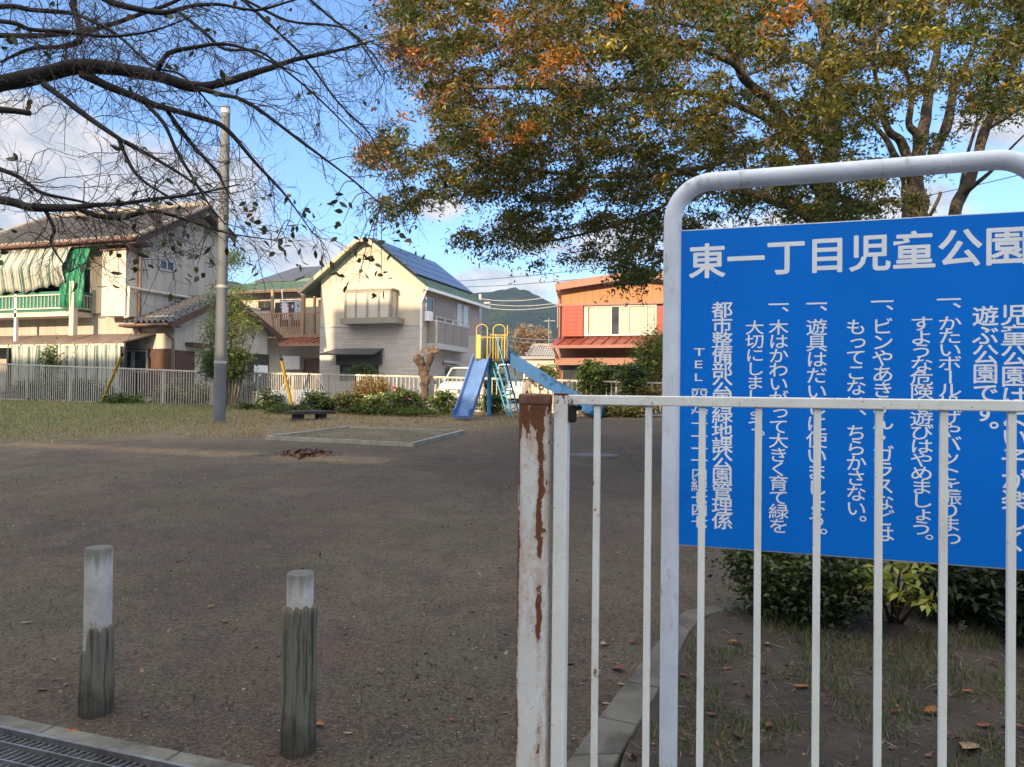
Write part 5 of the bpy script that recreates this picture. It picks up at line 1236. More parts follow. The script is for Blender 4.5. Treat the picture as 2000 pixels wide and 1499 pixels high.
SH('flower_shrub', 'low green plants between pollarded trunk and slide', 'shrub', 838, 766, 894, 808, 19.0, 1300, .10, .04, GREEN + LIGHT[:1], FB, k=28, sig=.18, ry=.4, extra=(25, [(.6, .55, .6)], .05))
SH('flower_shrub', 'weedy plants at the foot of the slide post', 'shrub', 920, 770, 1000, 808, 18.9, 1400, .10, .035, LIGHT + GREEN, FB, k=28, sig=.18, ry=.4)
SH('weed_strip', 'low grassy weeds along the front of the flower bed', 'weeds', 640, 796, 900, 814, 18.5, 2400, .10, .025, GREEN + LIGHT, None, k=70, sig=.1, ry=.3, droop=.6, stems=0)
SH('bush', 'small dark pine-like bush in front of the ground floor window', 'bush', 676, 712, 742, 746, 27.5, 1500, .13, .03, DARK, None, k=30, sig=.2, droop=.3)
SH('bush', 'dark conifer bush against the slim brick wall', 'bush', 722, 726, 752, 786, 21.6, 900, .10, .03, DARK + [(.10, .07, .03)], None, k=20, sig=.2, droop=.3)
# airy tree by the pole
c = atd(446, 640, 21.3); t = root('airy_tree', (c.x, c.y, gz(c.x, c.y)), 'airy light green tree with feathery sprays beside the concrete pole', 'tree')
P = []; mb = MB()
for (x0, y0, x1, y1, n, k, sg_) in ((432, 480, 486, 560, 800, 14, .25), (398, 545, 505, 640, 1400, 30, .22), (380, 600, 520, 690, 2600, 40, .2), (376, 672, 502, 750, 7500, 56, .18)):
    q = atd((x0 + x1) / 2, (y0 + y1) / 2, 21.3); P.append(cloud(q, ((x1 - x0) / 2 / F * 21.3, .55, (y1 - y0) / 2 / F * 21.3), n, k, sg_))
P = np.vstack(P); f = np.clip((P[:, 2] - 1.6) / 1.6, 0, 1)[:, None]
cols = palette(len(P), DARK, [1, 1, 1]) * (1 - f) + palette(len(P), [(.15, .20, .045), (.19, .22, .06), (.09, .13, .03)], [1, 1, 1]) * f
np_mesh('foliage', leafquads(P, .12, .03, -.1), 4, M_leaf, t, cols)
for i in range(7):
    a = atd(440 + i * 3, 760, 21.3); a.z = gz(a.x, a.y) - .05; e = atd(402 + i * 17, 560 + 25 * abs(i - 3), 21.3 + .3 * math.sin(i)); mb.tube([a, a.lerp(e, .5) + Vector((0, 0, .25)), e], [.035, .022, .006], 6)
mb.build('stem', M_bark, t, True)
# bare brownish tree and dark trees far behind
def far_tree(label, px, py, w, h, d, n, L, pal, name='far_tree'):
    c = atd(px, py, d); t = root(name, (c.x, c.y, .3), label, 'tree'); r = (w / F * d, w / F * d * .8, h / F * d)
    P = cloud(c, r, n, 40, .16); np_mesh('crown', leafquads(P, L, L * .3, .3), 4, M_leaf, t, palette(n, pal, [1] * len(pal)))
    MB().tube([(c.x, c.y, .2), tuple(c)], [.25, .12], 8).build('trunk', M_bark, t, True)
far_tree('leafless brownish tree in front of the far hill', 1036, 664, 42, 36, 75, 2600, .42, [(.24, .17, .12), (.18, .13, .10), (.29, .20, .14)])
far_tree('dark green far tree right behind the yellow slide platform', 1000, 718, 26, 24, 62, 1300, .5, DARK)
far_tree('dark green far tree between gabled house and slide', 955, 712, 20, 26, 70, 1200, .5, DARK + GREEN[:1])

# pollarded trunk
M_pbark = mat('pollard_bark', (.125, .09, .064), (.04, .029, .021), 9, .9, 1.0, 22, (1, 1, .5))
b0 = gnd(825, 804); dB = (b0 - EYE).dot(FWD); A = lambda x, y, o=0: atd(x, y, dB + o)
t = root('pollarded_tree', b0, 'gnarled pollarded brown trunk without leaves in the flower bed', 'tree trunk')
def gnarl(path, rad, n=14, amp=.22, steps=10):
    pts = [Vector(p) for p in path]; P2, R2 = [], []
    for i in range(len(pts) - 1):
        for k in range(steps):
            u = k / steps; P2.append(pts[i].lerp(pts[i + 1], u)); R2.append(rad[i] + (rad[i + 1] - rad[i]) * u)
    P2.append(pts[-1]); R2.append(rad[-1]); mb = MB().tube(P2, R2, n); out = []
    for v in mb.v:
        v = Vector(v); k = min(range(len(P2)), key=lambda i: (P2[i] - v).length); dlt = v - P2[k]
        out.append(tuple(P2[k] + dlt * (1 + amp * 2 * mnoise.noise(v * 5.5) + amp * mnoise.noise(v * 14))))
    mb.v = out; return mb
mb = gnarl([b0 - Vector((0, 0, .1)), A(826, 795), A(830, 770), A(829, 742), A(824, 718), A(819, 700)], [.17, .13, .105, .12, .10, .13], 18)
for m2 in (gnarl([A(829, 735), A(836, 712), A(842, 694)], [.09, .075, .10]), gnarl([A(818, 704), A(815, 694)], [.12, .09]), gnarl([A(841, 697), A(845, 688)], [.11, .07]), gnarl([A(828, 722), A(835, 718, -.1)], [.09, .08]), gnarl([A(832, 742), A(838, 738, -.1)], [.08, .06]), gnarl([A(826, 800), A(815, 806, -.1)], [.09, .03])): mb.add(m2.v, m2.f)
mb.build('trunk', M_pbark, t, True)
mb = MB()
for x, y, x1, y1 in ((838, 692, 833, 678), (841, 690, 840, 676), (844, 690, 848, 675), (846, 690, 856, 678), (848, 690, 858, 684), (843, 688, 845, 672), (816, 694, 813, 684), (820, 692, 824, 682), (836, 692, 828, 682)): mb.tube([A(x, y), A(x1, y1)], [.03, .016], 7)
mb.build('branch_stubs', mat('cut_wood', (.19, .135, .09), (.11, .075, .05), 9, .8), t, True)

# ------------------------------------------------------------------ trees
def sub_path(path, n):
    pts = [Vector(p) for p in path]; out = []
    for i in range(len(pts) - 1):
        p0 = pts[max(i - 1, 0)]; p1, p2 = pts[i], pts[i + 1]; p3 = pts[min(i + 2, len(pts) - 1)]
        for k in range(n):
            u = k / n; out.append(.5 * ((2 * p1) + (p2 - p0) * u + (2 * p0 - 5 * p1 + 4 * p2 - p3) * u * u + (3 * p1 - p0 - 3 * p2 + p3) * u ** 3))
    out.append(pts[-1]); return out
def limb(mb, path, rpx, n=10, steps=6, knob=.10):
    """path of (px, py, depth) with branch width in pixels at each point"""
    P = sub_path([atd(*p) for p in path], steps); m_ = len(path) - 1; R = []
    for i in range(len(P)):
        u = i / (len(P) - 1) * m_; k = min(int(u), m_ - 1); w = rpx[k] + (rpx[k + 1] - rpx[k]) * (u - k); dd = path[k][2] + (path[k + 1][2] - path[k][2]) * (u - k)
        R.append(w / 2 / F * dd * (1 + knob * mnoise.noise(P[i] * 6)))
    P = [p + Vector((mnoise.noise(p * 4), mnoise.noise(p * 4 + Vector((9, 0, 0))), mnoise.noise(p * 4 + Vector((0, 9, 0))))) * R[i] * .35 for i, p in enumerate(P)]
    mb.tube(P, R, n); return P, R
def inpoly(x, y, poly):
    c = False; j = len(poly) - 1
    for i in range(len(poly)):
        if (poly[i][1] > y) != (poly[j][1] > y) and x < (poly[j][0] - poly[i][0]) * (y - poly[i][1]) / (poly[j][1] - poly[i][1]) + poly[i][0]: c = not c
        j = i
    return c
M_zbark = mat('zelkova_bark', (.085, .072, .056), (.045, .037, .029), 5, .85, .5, 22, (1, 1, .5), dirt=(.14, .125, .10), dirt_lo=.6)
M_cbark2 = mat('cherry_bark', (.020, .016, .014), (.012, .010, .009), 10, .85, .6, 26, dirt=(.032, .03, .02), dirt_lo=.62)
CROWN = [(-60, 0)]
CROWN = [(770, -420), (735, -120), (760, 0), (752, 60), (800, 130), (835, 185), (790, 205), (762, 250), (712, 285), (722, 328), (790, 335), (742, 392), (770, 425), (815, 405), (850, 395), (880, 402), (915, 468), (960, 492), (1040, 505), (1058, 545), (1075, 560), (1095, 522), (1150, 515), (1200, 500), (1210, 548), (1245, 580), (1262, 545), (1300, 525), (1330, 455), (1420, 432), (1640, 428), (1760, 425), (1800, 380), (1835, 300), (1870, 250), (1930, 240), (2010, 235), (2600, 260), (2600, -420)]
THIN = [(1720, 200), (2020, 205), (2020, 420), (1700, 420)]
def half(px): return max(.8, 4.2 * math.sqrt(max(.03, 1 - ((px - 1620) / 960) ** 2)))
trees = {}
for nm, px, d, lab in (('big', 1605, 11.0, 'large spreading tree turning orange and gold above the notice board'), ('mid', 1790, 13.0, 'many stemmed green tree just right of the large autumn tree'), ('right', 1885, 10.0, 'slender leaning tree rising at far right behind the board')):
    p = atd(px, 900, d); p.z = gz(p.x, p.y); trees[nm] = dict(root=root('broadleaf_tree', p, lab, 'tree'), base=p, mb=MB(), samples=[], V=[], C=[])
def tl(nm, path, w, **k):
    P, R = limb(trees[nm]['mb'], path, [x * .82 for x in w], **k); trees[nm]['samples'] += [(p, r) for p, r in zip(P, R)]
def trunk0(nm, path, w): 
    b = trees[nm]['base']; P = [b - Vector((0, 0, .2))]; tl(nm, path, w)
    q = atd(*path[0]); r = w[0] / 2 / F * path[0][2]; trees[nm]['mb'].tube([b - Vector((0, 0, .2)), b.lerp(q, .3), q], [r * 1.5, r * 1.15, r], 14)
trunk0('big', [(1600, 500, 11), (1606, 420, 11), (1622, 300, 11), (1626, 160, 11), (1618, 90, 11), (1603, 0, 11.2), (1590, -150, 11.4), (1580, -320, 11.5)], [70, 56, 44, 38, 34, 30, 22, 12])
tl('big', [(1600, 440, 11), (1560, 405, 10.6), (1500, 388, 10.2), (1442, 372, 9.8), (1380, 350, 9.4), (1290, 320, 9)], [40, 30, 24, 18, 12, 6])
tl('big', [(1612, 380, 11), (1585, 345, 10.8), (1568, 300, 10.6), (1520, 215, 10.3), (1485, 182, 10.1), (1452, 150, 10), (1442, 110, 10), (1447, 50, 9.9), (1430, -20, 9.8), (1405, -150, 9.7)], [36, 32, 28, 25, 23, 21, 20, 15, 12, 6])
tl('big', [(1444, 120, 10), (1412, 82, 9.8), (1385, 40, 9.6), (1360, 10, 9.4), (1330, -60, 9.2)], [14, 11, 9, 8, 4])
tl('big', [(1440, 78, 9.9), (1400, 62, 9.6), (1365, 55, 9.4), (1290, 38, 9), (1200, 20, 8.7)], [11, 10, 8, 6, 3])
tl('big', [(1480, 178, 10.1), (1430, 125, 9.7), (1388, 105, 9.4), (1330, 84, 9.1), (1290, 70, 9), (1200, 62, 8.8), (1100, 20, 8.6)], [16, 14, 12, 10, 9, 7, 3])
tl('big', [(1624, 160, 11), (1585, 124, 10.7), (1545, 118, 10.5), (1505, 128, 10.3), (1462, 145, 10.1)], [14, 13, 12, 11, 8])
tl('big', [(1622, 260, 11), (1540, 250, 10.4), (1400, 190, 9.4), (1240, 175, 8.8), (1100, 172, 8.6), (990, 172, 8.6), (905, 165, 8.8), (870, 130, 9), (800, 85, 9.2)], [22, 18, 15, 13, 11, 9, 7, 5, 2])
tl('big', [(1540, 255, 10.4), (1400, 320, 9.6), (1250, 345, 9.2), (1100, 340, 9), (980, 320, 9), (880, 300, 9.2), (790, 280, 9.4)], [16, 13, 11, 9, 7, 5, 2])
tl('big', [(1400, 320, 9.6), (1300, 400, 9.2), (1200, 440, 9), (1080, 470, 9), (1000, 470, 9.1)], [11, 9, 7, 5, 2])
tl('big', [(1290, 320, 9), (1240, 440, 8.6), (1235, 500, 8.5), (1240, 550, 8.5)], [7, 6, 4, 2])
tl('big', [(1626, 150, 11), (1700, 80, 11.5), (1760, 0, 12), (1820, -120, 12.4)], [18, 14, 10, 5])
tl('big', [(1610, 60, 11.1), (1540, -30, 10.6), (1440, -120, 10), (1300, -200, 9.6), (1100, -200, 9.6), (900, -150, 9.8)], [16, 13, 11, 9, 6, 2])
tl('big', [(1200, 62, 8.8), (1130, 30, 8.6), (1060, -60, 8.6), (960, -90, 8.8)], [7, 6, 4, 2])
trunk0('mid', [(1795, 520, 13), (1788, 420, 13), (1782, 370, 13), (1780, 330, 13)], [70, 58, 50, 46])
tl('mid', [(1780, 340, 13), (1762, 280, 12.8), (1735, 255, 12.6), (1720, 200, 12.4), (1700, 100, 12.2)], [26, 22, 17, 13, 6])
tl('mid', [(1783, 340, 13), (1796, 290, 13), (1808, 235, 13), (1815, 170, 13), (1832, 90, 13), (1850, -30, 13), (1870, -200, 13)], [34, 30, 27, 22, 17, 11, 5])
tl('mid', [(1785, 330, 13), (1790, 270, 12.7), (1775, 240, 12.6), (1780, 180, 12.5), (1745, 60, 12.4)], [24, 19, 16, 12, 5])
tl('mid', [(1790, 340, 13), (1830, 290, 13.2), (1852, 240, 13.3), (1862, 180, 13.4), (1885, 130, 13.5), (1915, 60, 13.6), (1960, -80, 13.8)], [26, 22, 20, 18, 14, 9, 4])
tl('mid', [(1782, 360, 13), (1745, 300, 12.6), (1728, 270, 12.5), (1700, 240, 12.2), (1640, 210, 11.8)], [22, 16, 13, 9, 4])
tl('mid', [(1830, 290, 13.2), (1846, 235, 13), (1858, 165, 12.8), (1850, 145, 12.8)], [11, 10, 7, 3])
trunk0('right', [(1850, 520, 10), (1866, 415, 10), (1880, 380, 10), (1908, 310, 10), (1925, 250, 10), (1950, 205, 10), (1975, 140, 10), (2010, 60, 10), (2060, -60, 10)], [34, 30, 27, 25, 22, 18, 15, 11, 6])
tl('right', [(1878, 385, 10), (1905, 360, 9.8), (1940, 330, 9.6), (1975, 290, 9.4), (2010, 255, 9.2)], [13, 11, 8, 6, 3])
tl('right', [(1925, 255, 10), (1960, 235, 9.8), (1990, 215, 9.6), (2040, 190, 9.4)], [9, 7, 5, 3])
tl('right', [(1862, 420, 10), (1880, 350, 10.2), (1890, 300, 10.3), (1905, 250, 10.3), (1910, 225, 10.3)], [10, 9, 8, 7, 3])
tl('right', [(1815, 425, 10), (1835, 385, 10.1), (1836, 375, 10.1)], [9, 8, 5])
# leaf sprays
cents = []
for _ in range(120000):
    px = random.uniform(690, 2600); py = random.uniform(-420, 590)
    if not inpoly(px, py, CROWN): continue
    g = mnoise.noise(Vector((px / 110, py / 38, 3.1))) + .6 * mnoise.noise(Vector((px / 40, py / 28, 7.7)))
    lim = -.26
    if py > 395 and px < 1330: lim = -.02
    if py < -30 or px > 2050: lim = .15
    if inpoly(px, py, THIN): lim = .16 if px < 1860 else .30
    if g < lim: continue
    h = half(px); d = 10.6 + h * random.uniform(-1, 1) * (1 if py < 250 else .75)
    cents.append((px, py, d))
    if len(cents) >= 5200: break
pal_or = [(0.3726, 0.1304, 0.0274), (0.4223, 0.1863, 0.0373), (0.2732, 0.1118, 0.031), (0.2111, 0.1242, 0.031)]
pal_ye = [(0.2468, 0.1963, 0.0315), (0.1907, 0.1627, 0.0281), (0.1571, 0.1459, 0.0292), (0.3366, 0.2917, 0.0505)]
pal_ol = [(0.084, 0.0806, 0.0202), (0.112, 0.0986, 0.0224), (0.065, 0.0672, 0.0179), (0.1344, 0.0986, 0.0269)]
pal_gr = [(0.0484, 0.076, 0.0161), (0.0691, 0.0968, 0.0196), (0.0346, 0.053, 0.0127)]
grow = {k: dict(P=np.array([p for p, r in T_['samples']]), R=[r for p, r in T_['samples']]) for k, T_ in trees.items()}
order = []
for px, py, d in cents:
    nm = 'big' if px < 1690 + 90 * math.sin(py * .02) else ('right' if px > 1900 and d < 11 else 'mid'); c = atd(px, py, d)
    order.append((float(np.min(((grow[nm]['P'] - np.array(c)) ** 2).sum(1))), nm, px, py, d))
order.sort()
def sxy(p):
    v = p - EYE; d = v.dot(FWD); return 1000 + F * v.dot(RGT) / d, 749.5 - F * v.dot(UP) / d
LS = np.array([(*sxy(p), (p - EYE).dot(FWD), r) for T_ in trees.values() for p, r in T_['samples'] if r > .028])
for _, nm, px, py, d in order:
    q_ = np.hypot(LS[:, 0] - px, LS[:, 1] - py)
    if ((q_ < 30) & (LS[:, 2] > d - .2)).any() and px > 1150 and random.random() < .5: continue     # the bigger limbs stay in view
    T_ = trees[nm]; c = atd(px, py, d); g_ = grow[nm]; q2 = ((g_['P'] - np.array(c)) ** 2).sum(1); k = int(q2.argmin()); L = math.sqrt(q2[k]); a = Vector(g_['P'][k])
    if L < 2.0 and L > .02:       # a twig from the nearest branch or spray
        mid = a.lerp(c, .5) + Vector((random.gauss(0, .12 * L), random.gauss(0, .12 * L), .12 * L)); r0 = min(g_['R'][k] * .7, .005 + .007 * L)
        T_['mb'].tube(sub_path([a, mid, c], 3), list(np.linspace(r0, .003, 7)), 4, False)
        g_['P'] = np.vstack([g_['P'], np.array([mid, c])]); g_['R'] += [r0 * .8, r0 * .7]
    n = random.randint(50, 84); tw = 7
    out = Vector((c.x - T_['base'].x, c.y - T_['base'].y, 0)); out = out.normalized() if out.length > .01 else out
    D = unit(rng.normal(size=(tw, 3)) * np.array([1, 1, .30]) + np.array([out.x, out.y, -.25]) * .8) * (.20 + .20 * rng.random((tw, 1)))
    ti = rng.integers(0, tw, n); s = rng.random((n, 1)); P = np.array(c) + D[ti] * s + np.array([0, 0, -.10]) * s ** 2 + rng.normal(size=(n, 3)) * .022
    wo_ = math.exp(-(((px - 930) / 300) ** 2 + ((py - 120) / 170) ** 2)) + .8 * math.exp(-(((px - 1430) / 150) ** 2 + ((py - 20) / 90) ** 2)) + .03
    wy = .22 + .8 * math.exp(-(((px - 1500) / 300) ** 2 + ((py - 220) / 160) ** 2)) * 1 + (.3 if px > 1650 else 0)
    wg = .85 + .7 * max(0, (py - 230) / 250) + (.35 if px > 1550 else 0)
    wl_ = .9
    q = mnoise.noise(Vector((px / 95, py / 55, d * .5))) ; ws = np.array([wo_ * (1.6 if q > .12 else .5), wy * (1.4 if q < -.1 else .7), wl_, wg * (1.5 if abs(q) < .12 else .7)]); ws /= ws.sum(); ws = ws ** 2.2; ws /= ws.sum()
    kind = rng.choice(4, p=ws); pal = (pal_or, pal_ye, pal_ol, pal_gr)[kind]
    col = palette(n, pal, [1] * len(pal), .22); mixn = rng.random(n) < .08; col[mixn] = palette(int(mixn.sum()), pal_ol, [1] * 4)
    T_['V'].append(leafquads(P, .070, .023, -.45, .5)); T_['C'].append(col * (.85 + .4 * random.random()))
for nm, T_ in trees.items():
    T_['mb'].build('trunk', M_zbark, T_['root'], True); np_mesh('crown', np.vstack(T_['V']), 4, M_leaf, T_['root'], np.vstack(T_['C']))

# unseen copy of the large tree, added behind the camera to dapple the light
st_ = trees['big']['root'].copy(); COL.objects.link(st_); st_.location = (5.0, -8.6, -.15); st_.rotation_euler = (0, 0, 1.3); st_.scale = (1.25, 1.25, 1.25)
st_['label'] = 'unseen copied tree added behind the camera to dapple the light'
for ch_o in list(trees['big']['root'].children):
    c_o = ch_o.copy(); COL.objects.link(c_o); c_o.parent = st_

# ------------------------------------------------------------------ cherry tree on the left, nearly bare
cb = atd(-700, 1000, 5.5); cb.z = gz(cb.x, cb.y)
ct = root('cherry_tree', cb, 'nearly bare dark cherry tree reaching in from the left', 'tree'); mb = MB(); tw = MB(); csamp = []
mb.tube(sub_path([cb - Vector((0, 0, .2)), atd(-690, 700, 5.5), atd(-640, 400, 5.5), atd(-560, 180, 5.5)], 5), list(np.linspace(.24, .13, 16)), 14)
def ch_l(path, w, spawn=1.0):
    P, R = limb(mb, path, w, n=9, steps=6, knob=.16); csamp.append((P, R, spawn))
ch_l([(-560, 180, 5.5), (-300, 190, 5.3), (-120, 185, 5.2), (0, 166, 5.1), (60, 152, 5.1), (130, 134, 5), (200, 131, 5), (270, 139, 5), (320, 151, 5), (380, 171, 5), (440, 160, 5), (520, 135, 5.1), (580, 116, 5.2), (660, 98, 5.3), (730, 80, 5.4)], [46, 42, 38, 33, 31, 29, 28, 25, 22, 20, 16, 12, 9, 6, 3])
ch_l([(378, 171, 5), (430, 184, 4.9), (470, 195, 4.8), (520, 225, 4.8), (600, 285, 4.8), (680, 345, 4.8), (745, 400, 4.8)], [10, 9, 8, 7, 6, 4, 2])
ch_l([(160, 146, 5), (240, 180, 5), (300, 206, 5), (400, 232, 5), (445, 255, 5), (505, 325, 5), (560, 385, 5), (610, 455, 5)], [18, 15, 13, 10, 9, 7, 4, 2])
ch_l([(285, 205, 5), (320, 242, 4.9), (345, 295, 4.9), (375, 345, 4.9), (405, 395, 4.9), (440, 440, 4.9)], [9, 8, 7, 6, 4, 2])
ch_l([(325, 215, 5), (350, 250, 5.1), (385, 295, 5.2), (425, 340, 5.2), (455, 400, 5.2)], [8, 9, 7, 5, 2])
ch_l([(85, 165, 5), (150, 212, 4.9), (230, 270, 4.8), (290, 302, 4.8), (370, 352, 4.8), (420, 395, 4.8)], [13, 11, 9, 7, 5, 2])
ch_l([(232, 272, 4.8), (258, 330, 4.8), (290, 362, 4.8), (345, 392, 4.8)], [8, 7, 5, 2])
ch_l([(-560, 230, 5.5), (-200, 370, 4.8), (0, 391, 4.6), (60, 406, 4.5), (140, 407, 4.5), (180, 402, 4.5), (240, 399, 4.5), (300, 390, 4.5), (380, 380, 4.5), (470, 360, 4.5)], [30, 22, 17, 16, 15, 10, 8, 7, 5, 2])
ch_l([(150, 408, 4.5), (195, 424, 4.5), (240, 426, 4.5), (300, 414, 4.6), (370, 432, 4.6), (440, 455, 4.7), (540, 470, 4.8)], [10, 11, 10, 7, 5, 3, 2])
ch_l([(88, 412, 4.5), (105, 448, 4.5), (100, 478, 4.5), (135, 532, 4.5)], [7, 6, 5, 2], .5)
ch_l([(-560, 160, 5.5), (-200, 40, 5.4), (0, 14, 5.2), (60, 20, 5.2), (135, 26, 5.2), (182, 42, 5.1), (232, 72, 5.1), (300, 130, 5), (360, 150, 5), (430, 230, 5)], [20, 14, 10, 9, 8, 8, 6, 5, 4, 2])
ch_l([(-200, 40, 5.4), (0, 42, 4.7), (60, 58, 4.7), (130, 62, 4.7), (205, 72, 4.7), (300, 60, 4.7), (380, 30, 4.7)], [12, 9, 8, 7, 6, 4, 2])
ch_l([(-560, 150, 5.5), (-100, -100, 5.6), (135, -60, 5.6), (142, 10, 5.5), (152, 45, 5.5), (156, 78, 5.4), (120, 92, 5.4), (60, 96, 5.3), (0, 122, 5.3)], [20, 15, 13, 13, 13, 12, 9, 7, 4])
ch_l([(135, -60, 5.6), (200, -5, 5.5), (260, 16, 5.5), (320, 26, 5.5), (375, 12, 5.5), (430, 9, 5.5), (500, 20, 5.5), (560, 5, 5.5), (640, -20, 5.6)], [12, 12, 12, 10, 7, 6, 5, 4, 2])
ch_l([(350, 24, 5.5), (400, 64, 5.4), (440, 96, 5.4), (505, 100, 5.3), (560, 140, 5.3), (620, 190, 5.3), (700, 270, 5.3)], [7, 7, 6, 5, 4, 4, 2])
ch_l([(308, 138, 5), (330, 106, 4.9), (380, 93, 4.9), (430, 86, 4.9), (480, 96, 4.9), (540, 126, 4.9), (600, 150, 4.9)], [10, 9, 8, 6, 5, 4, 2])
ch_l([(-300, 200, 5.0), (-60, 212, 4.3), (20, 216, 4.3), (58, 221, 4.3)], [16, 13, 12, 11], .25)
ch_l([(-250, 250, 5), (0, 331, 4.6), (50, 356, 4.6), (85, 378, 4.6), (180, 400, 4.6), (230, 430, 4.6)], [14, 9, 8, 7, 4, 2])
ch_l([(-300, 60, 5.6), (0, 70, 5.8), (160, 62, 5.9), (300, 20, 6), (420, -20, 6), (560, 40, 6), (680, 60, 6), (760, 150, 6)], [14, 10, 9, 8, 6, 5, 4, 2])
ch_l([(440, -30, 6), (540, 60, 6), (600, 120, 6), (660, 200, 6), (720, 260, 6), (752, 330, 6)], [7, 6, 5, 4, 3, 2])
ch_l([(560, -40, 6), (640, 30, 6), (700, 80, 6), (745, 150, 6)], [6, 5, 4, 2])
LP, tips = [], []
def twig(p, d, L, r, lev):
    n = (6, 4, 3)[lev]; pts = [p]; v = d.copy()
    for i in range(n):
        v = (v + Vector((random.gauss(0, .30), random.gauss(0, .30), random.gauss(.0, .30) - .04))).normalized(); pts.append(pts[-1] + v * (L / n))
    tw.tube(pts, list(np.linspace(r, r * .45, len(pts))), 4 if lev == 0 else 3, False)
    if lev < 2:
        for _ in range(random.randint(3, 6) if lev == 0 else random.randint(1, 3)):
            k = random.uniform(.25, 1) * n; i = min(int(k), n - 1); q = pts[i].lerp(pts[i + 1], k - i)
            dd = (v + Vector((random.gauss(0, .7), random.gauss(0, .7), random.gauss(0, .7)))).normalized(); twig(q, dd, L * random.uniform(.3, .6), max(.0013, r * .62), lev + 1)
    tips.append(pts[-1])
right = Vector((_r.x, _r.y, 0))
for P, R, sp_ in csamp:
    ln = sum((P[i + 1] - P[i]).length for i in range(len(P) - 1)); n = int(ln / .085 * sp_)
    for _ in range(n):
        i = random.randrange(1, len(P) - 1) if random.random() < .9 else len(P) - 2
        tdir = (P[i + 1] - P[i]).normalized(); dd = (tdir * .7 + right * .25 + Vector((random.gauss(0, .6), random.gauss(0, .6), random.gauss(-.15, .6)))).normalized()
        twig(P[i], dd, random.uniform(.22, .62), min(R[i] * .5, .0034), 0)
mb.build('trunk', M_cbark2, ct, True); tw.build('twigs', mat('twig_bark', (.085, .06, .055), (.05, .037, .034), 12, .85), ct)
tips = [t for t in tips]
def sxy(p):
    v = p - EYE; d = v.dot(FWD); return 1000 + F * v.dot(RGT) / d, 749.5 - F * v.dot(UP) / d
LP = []
for t_ in tips:
    x, y = sxy(t_); w = .012 + (.025 if y > 380 and x > 250 else 0) + (.03 if y > 440 else 0)
    if random.random() < w:
        for _ in range(random.randint(1, 3)): LP.append(tuple(t_ + Vector((random.gauss(0, .02), random.gauss(0, .02), random.gauss(-.01, .02)))))
# the last leafy sprays hanging before the gabled house and by the pole
for (x, y, d) in ((690, 500, 4.8), (720, 520, 4.8), (745, 545, 4.8), (660, 545, 4.8), (700, 545, 4.8), (640, 520, 4.9), (780, 440, 4.9), (795, 452, 4.9), (330, 470, 4.6), (350, 500, 4.6), (250, 500, 4.6), (222, 530, 4.6), (290, 540, 4.6), (150, 520, 4.5), (390, 500, 4.7), (400, 460, 4.7), (560, 470, 4.8), (590, 500, 4.8), (620, 470, 4.8), (670, 430, 4.8), (575, 430, 4.8), (650, 400, 4.8), (530, 480, 4.8), (745, 440, 4.8), (380, 540, 4.7), (470, 420, 4.7), (10, 475, 4.4)):
    c = atd(x, y, d); a = min((p for P, R, s_ in csamp for p in P), key=lambda p: (p - c).length); MB_t = tw
    m_ = a.lerp(c, .5) + Vector((0, 0, .06)); 
    st_ = MB().tube(sub_path([a, m_, c + Vector((0, 0, -.02))], 4), list(np.linspace(.004, .0018, 9)), 4, False).build('hanging_twig', MATS['twig_bark'], ct)
    for _ in range(random.randint(4, 8)):
        u = random.random() ** .6; LP.append(tuple(a.lerp(c, .6 + .4 * u) + Vector((random.gauss(0, .05), random.gauss(0, .05), random.gauss(-.02, .05)))))
for (x, y) in ((530, 38), (565, 55), (560, 62), (545, 66), (500, 25), (432, 135), (505, 90), (570, 22), (430, 185), (465, 172)): LP += [tuple(atd(x, y, 4.3))] * 1
LPn = np.array(LP); np_mesh('leaves', leafovals(LPn, .056, .030), 8, M_leafd, ct, palette(len(LPn), [(.045, .06, .022), (.06, .075, .03), (.16, .12, .03), (.20, .09, .04)], [3, 3, .7, .5]))

# ------------------------------------------------------------------ grass, litter and the planting bed
def blades(P, h, w, lean=.5):
    n = len(P); a = rng.random(n) * 2 * np.pi; l = lean * rng.random(n); hh = h * (.5 + rng.random(n))
    b = rng.random(n) * 2 * np.pi; V = np.empty((n, 3, 3)); dx, dy = np.cos(b) * w, np.sin(b) * w
    V[:, 0] = P + np.stack([dx, dy, 0 * a], 1); V[:, 1] = P - np.stack([dx, dy, 0 * a], 1); V[:, 2] = P + np.stack([np.cos(a) * hh * l, np.sin(a) * hh * l, hh * np.sqrt(np.maximum(.04, 1 - np.minimum(l, .98) ** 2))], 1)
    return V.reshape(-1, 3)
def nz(x, y, f, s=0): return mnoise.noise(Vector((x * f, y * f, s)))
G, GC = [], []
for _ in range(400000):
    if len(G) >= 62000: break
    x, y = random.uniform(-27, -4.2), random.uniform(8, 18.35)
    e = y - .54 * x + 3.2 * nz(x, y, .9) + 1.6 * nz(x, y, 3.1) - 15.6
    if random.random() > cl(e / 2.6, 0, 1) * (1 if x < -6.5 else .5): continue
    q = Vector((x, y, 0)) 
    if inpoly(x, y, [(p.x, p.y) for p in Q]): continue
    if x > -10 and nz(x, y, 1.3, 4) < -.05: continue
    G.append((x, y, gz(x, y) + .01)); k = cl((x + 14.5) / 4.5 + .6 * nz(x, y, .8, 2), 0, 1)
    GC.append((.145 + .16 * k, .175 + .05 * k, .05 + .06 * k))
G = np.array(G); GC = np.array(GC) * (1 + .25 * rng.normal(size=(len(G), 1))); dry = rng.random(len(G)) < .22; GC[dry] = np.array((.34, .26, .13)) * (1 + .2 * rng.normal(size=(int(dry.sum()), 1)))
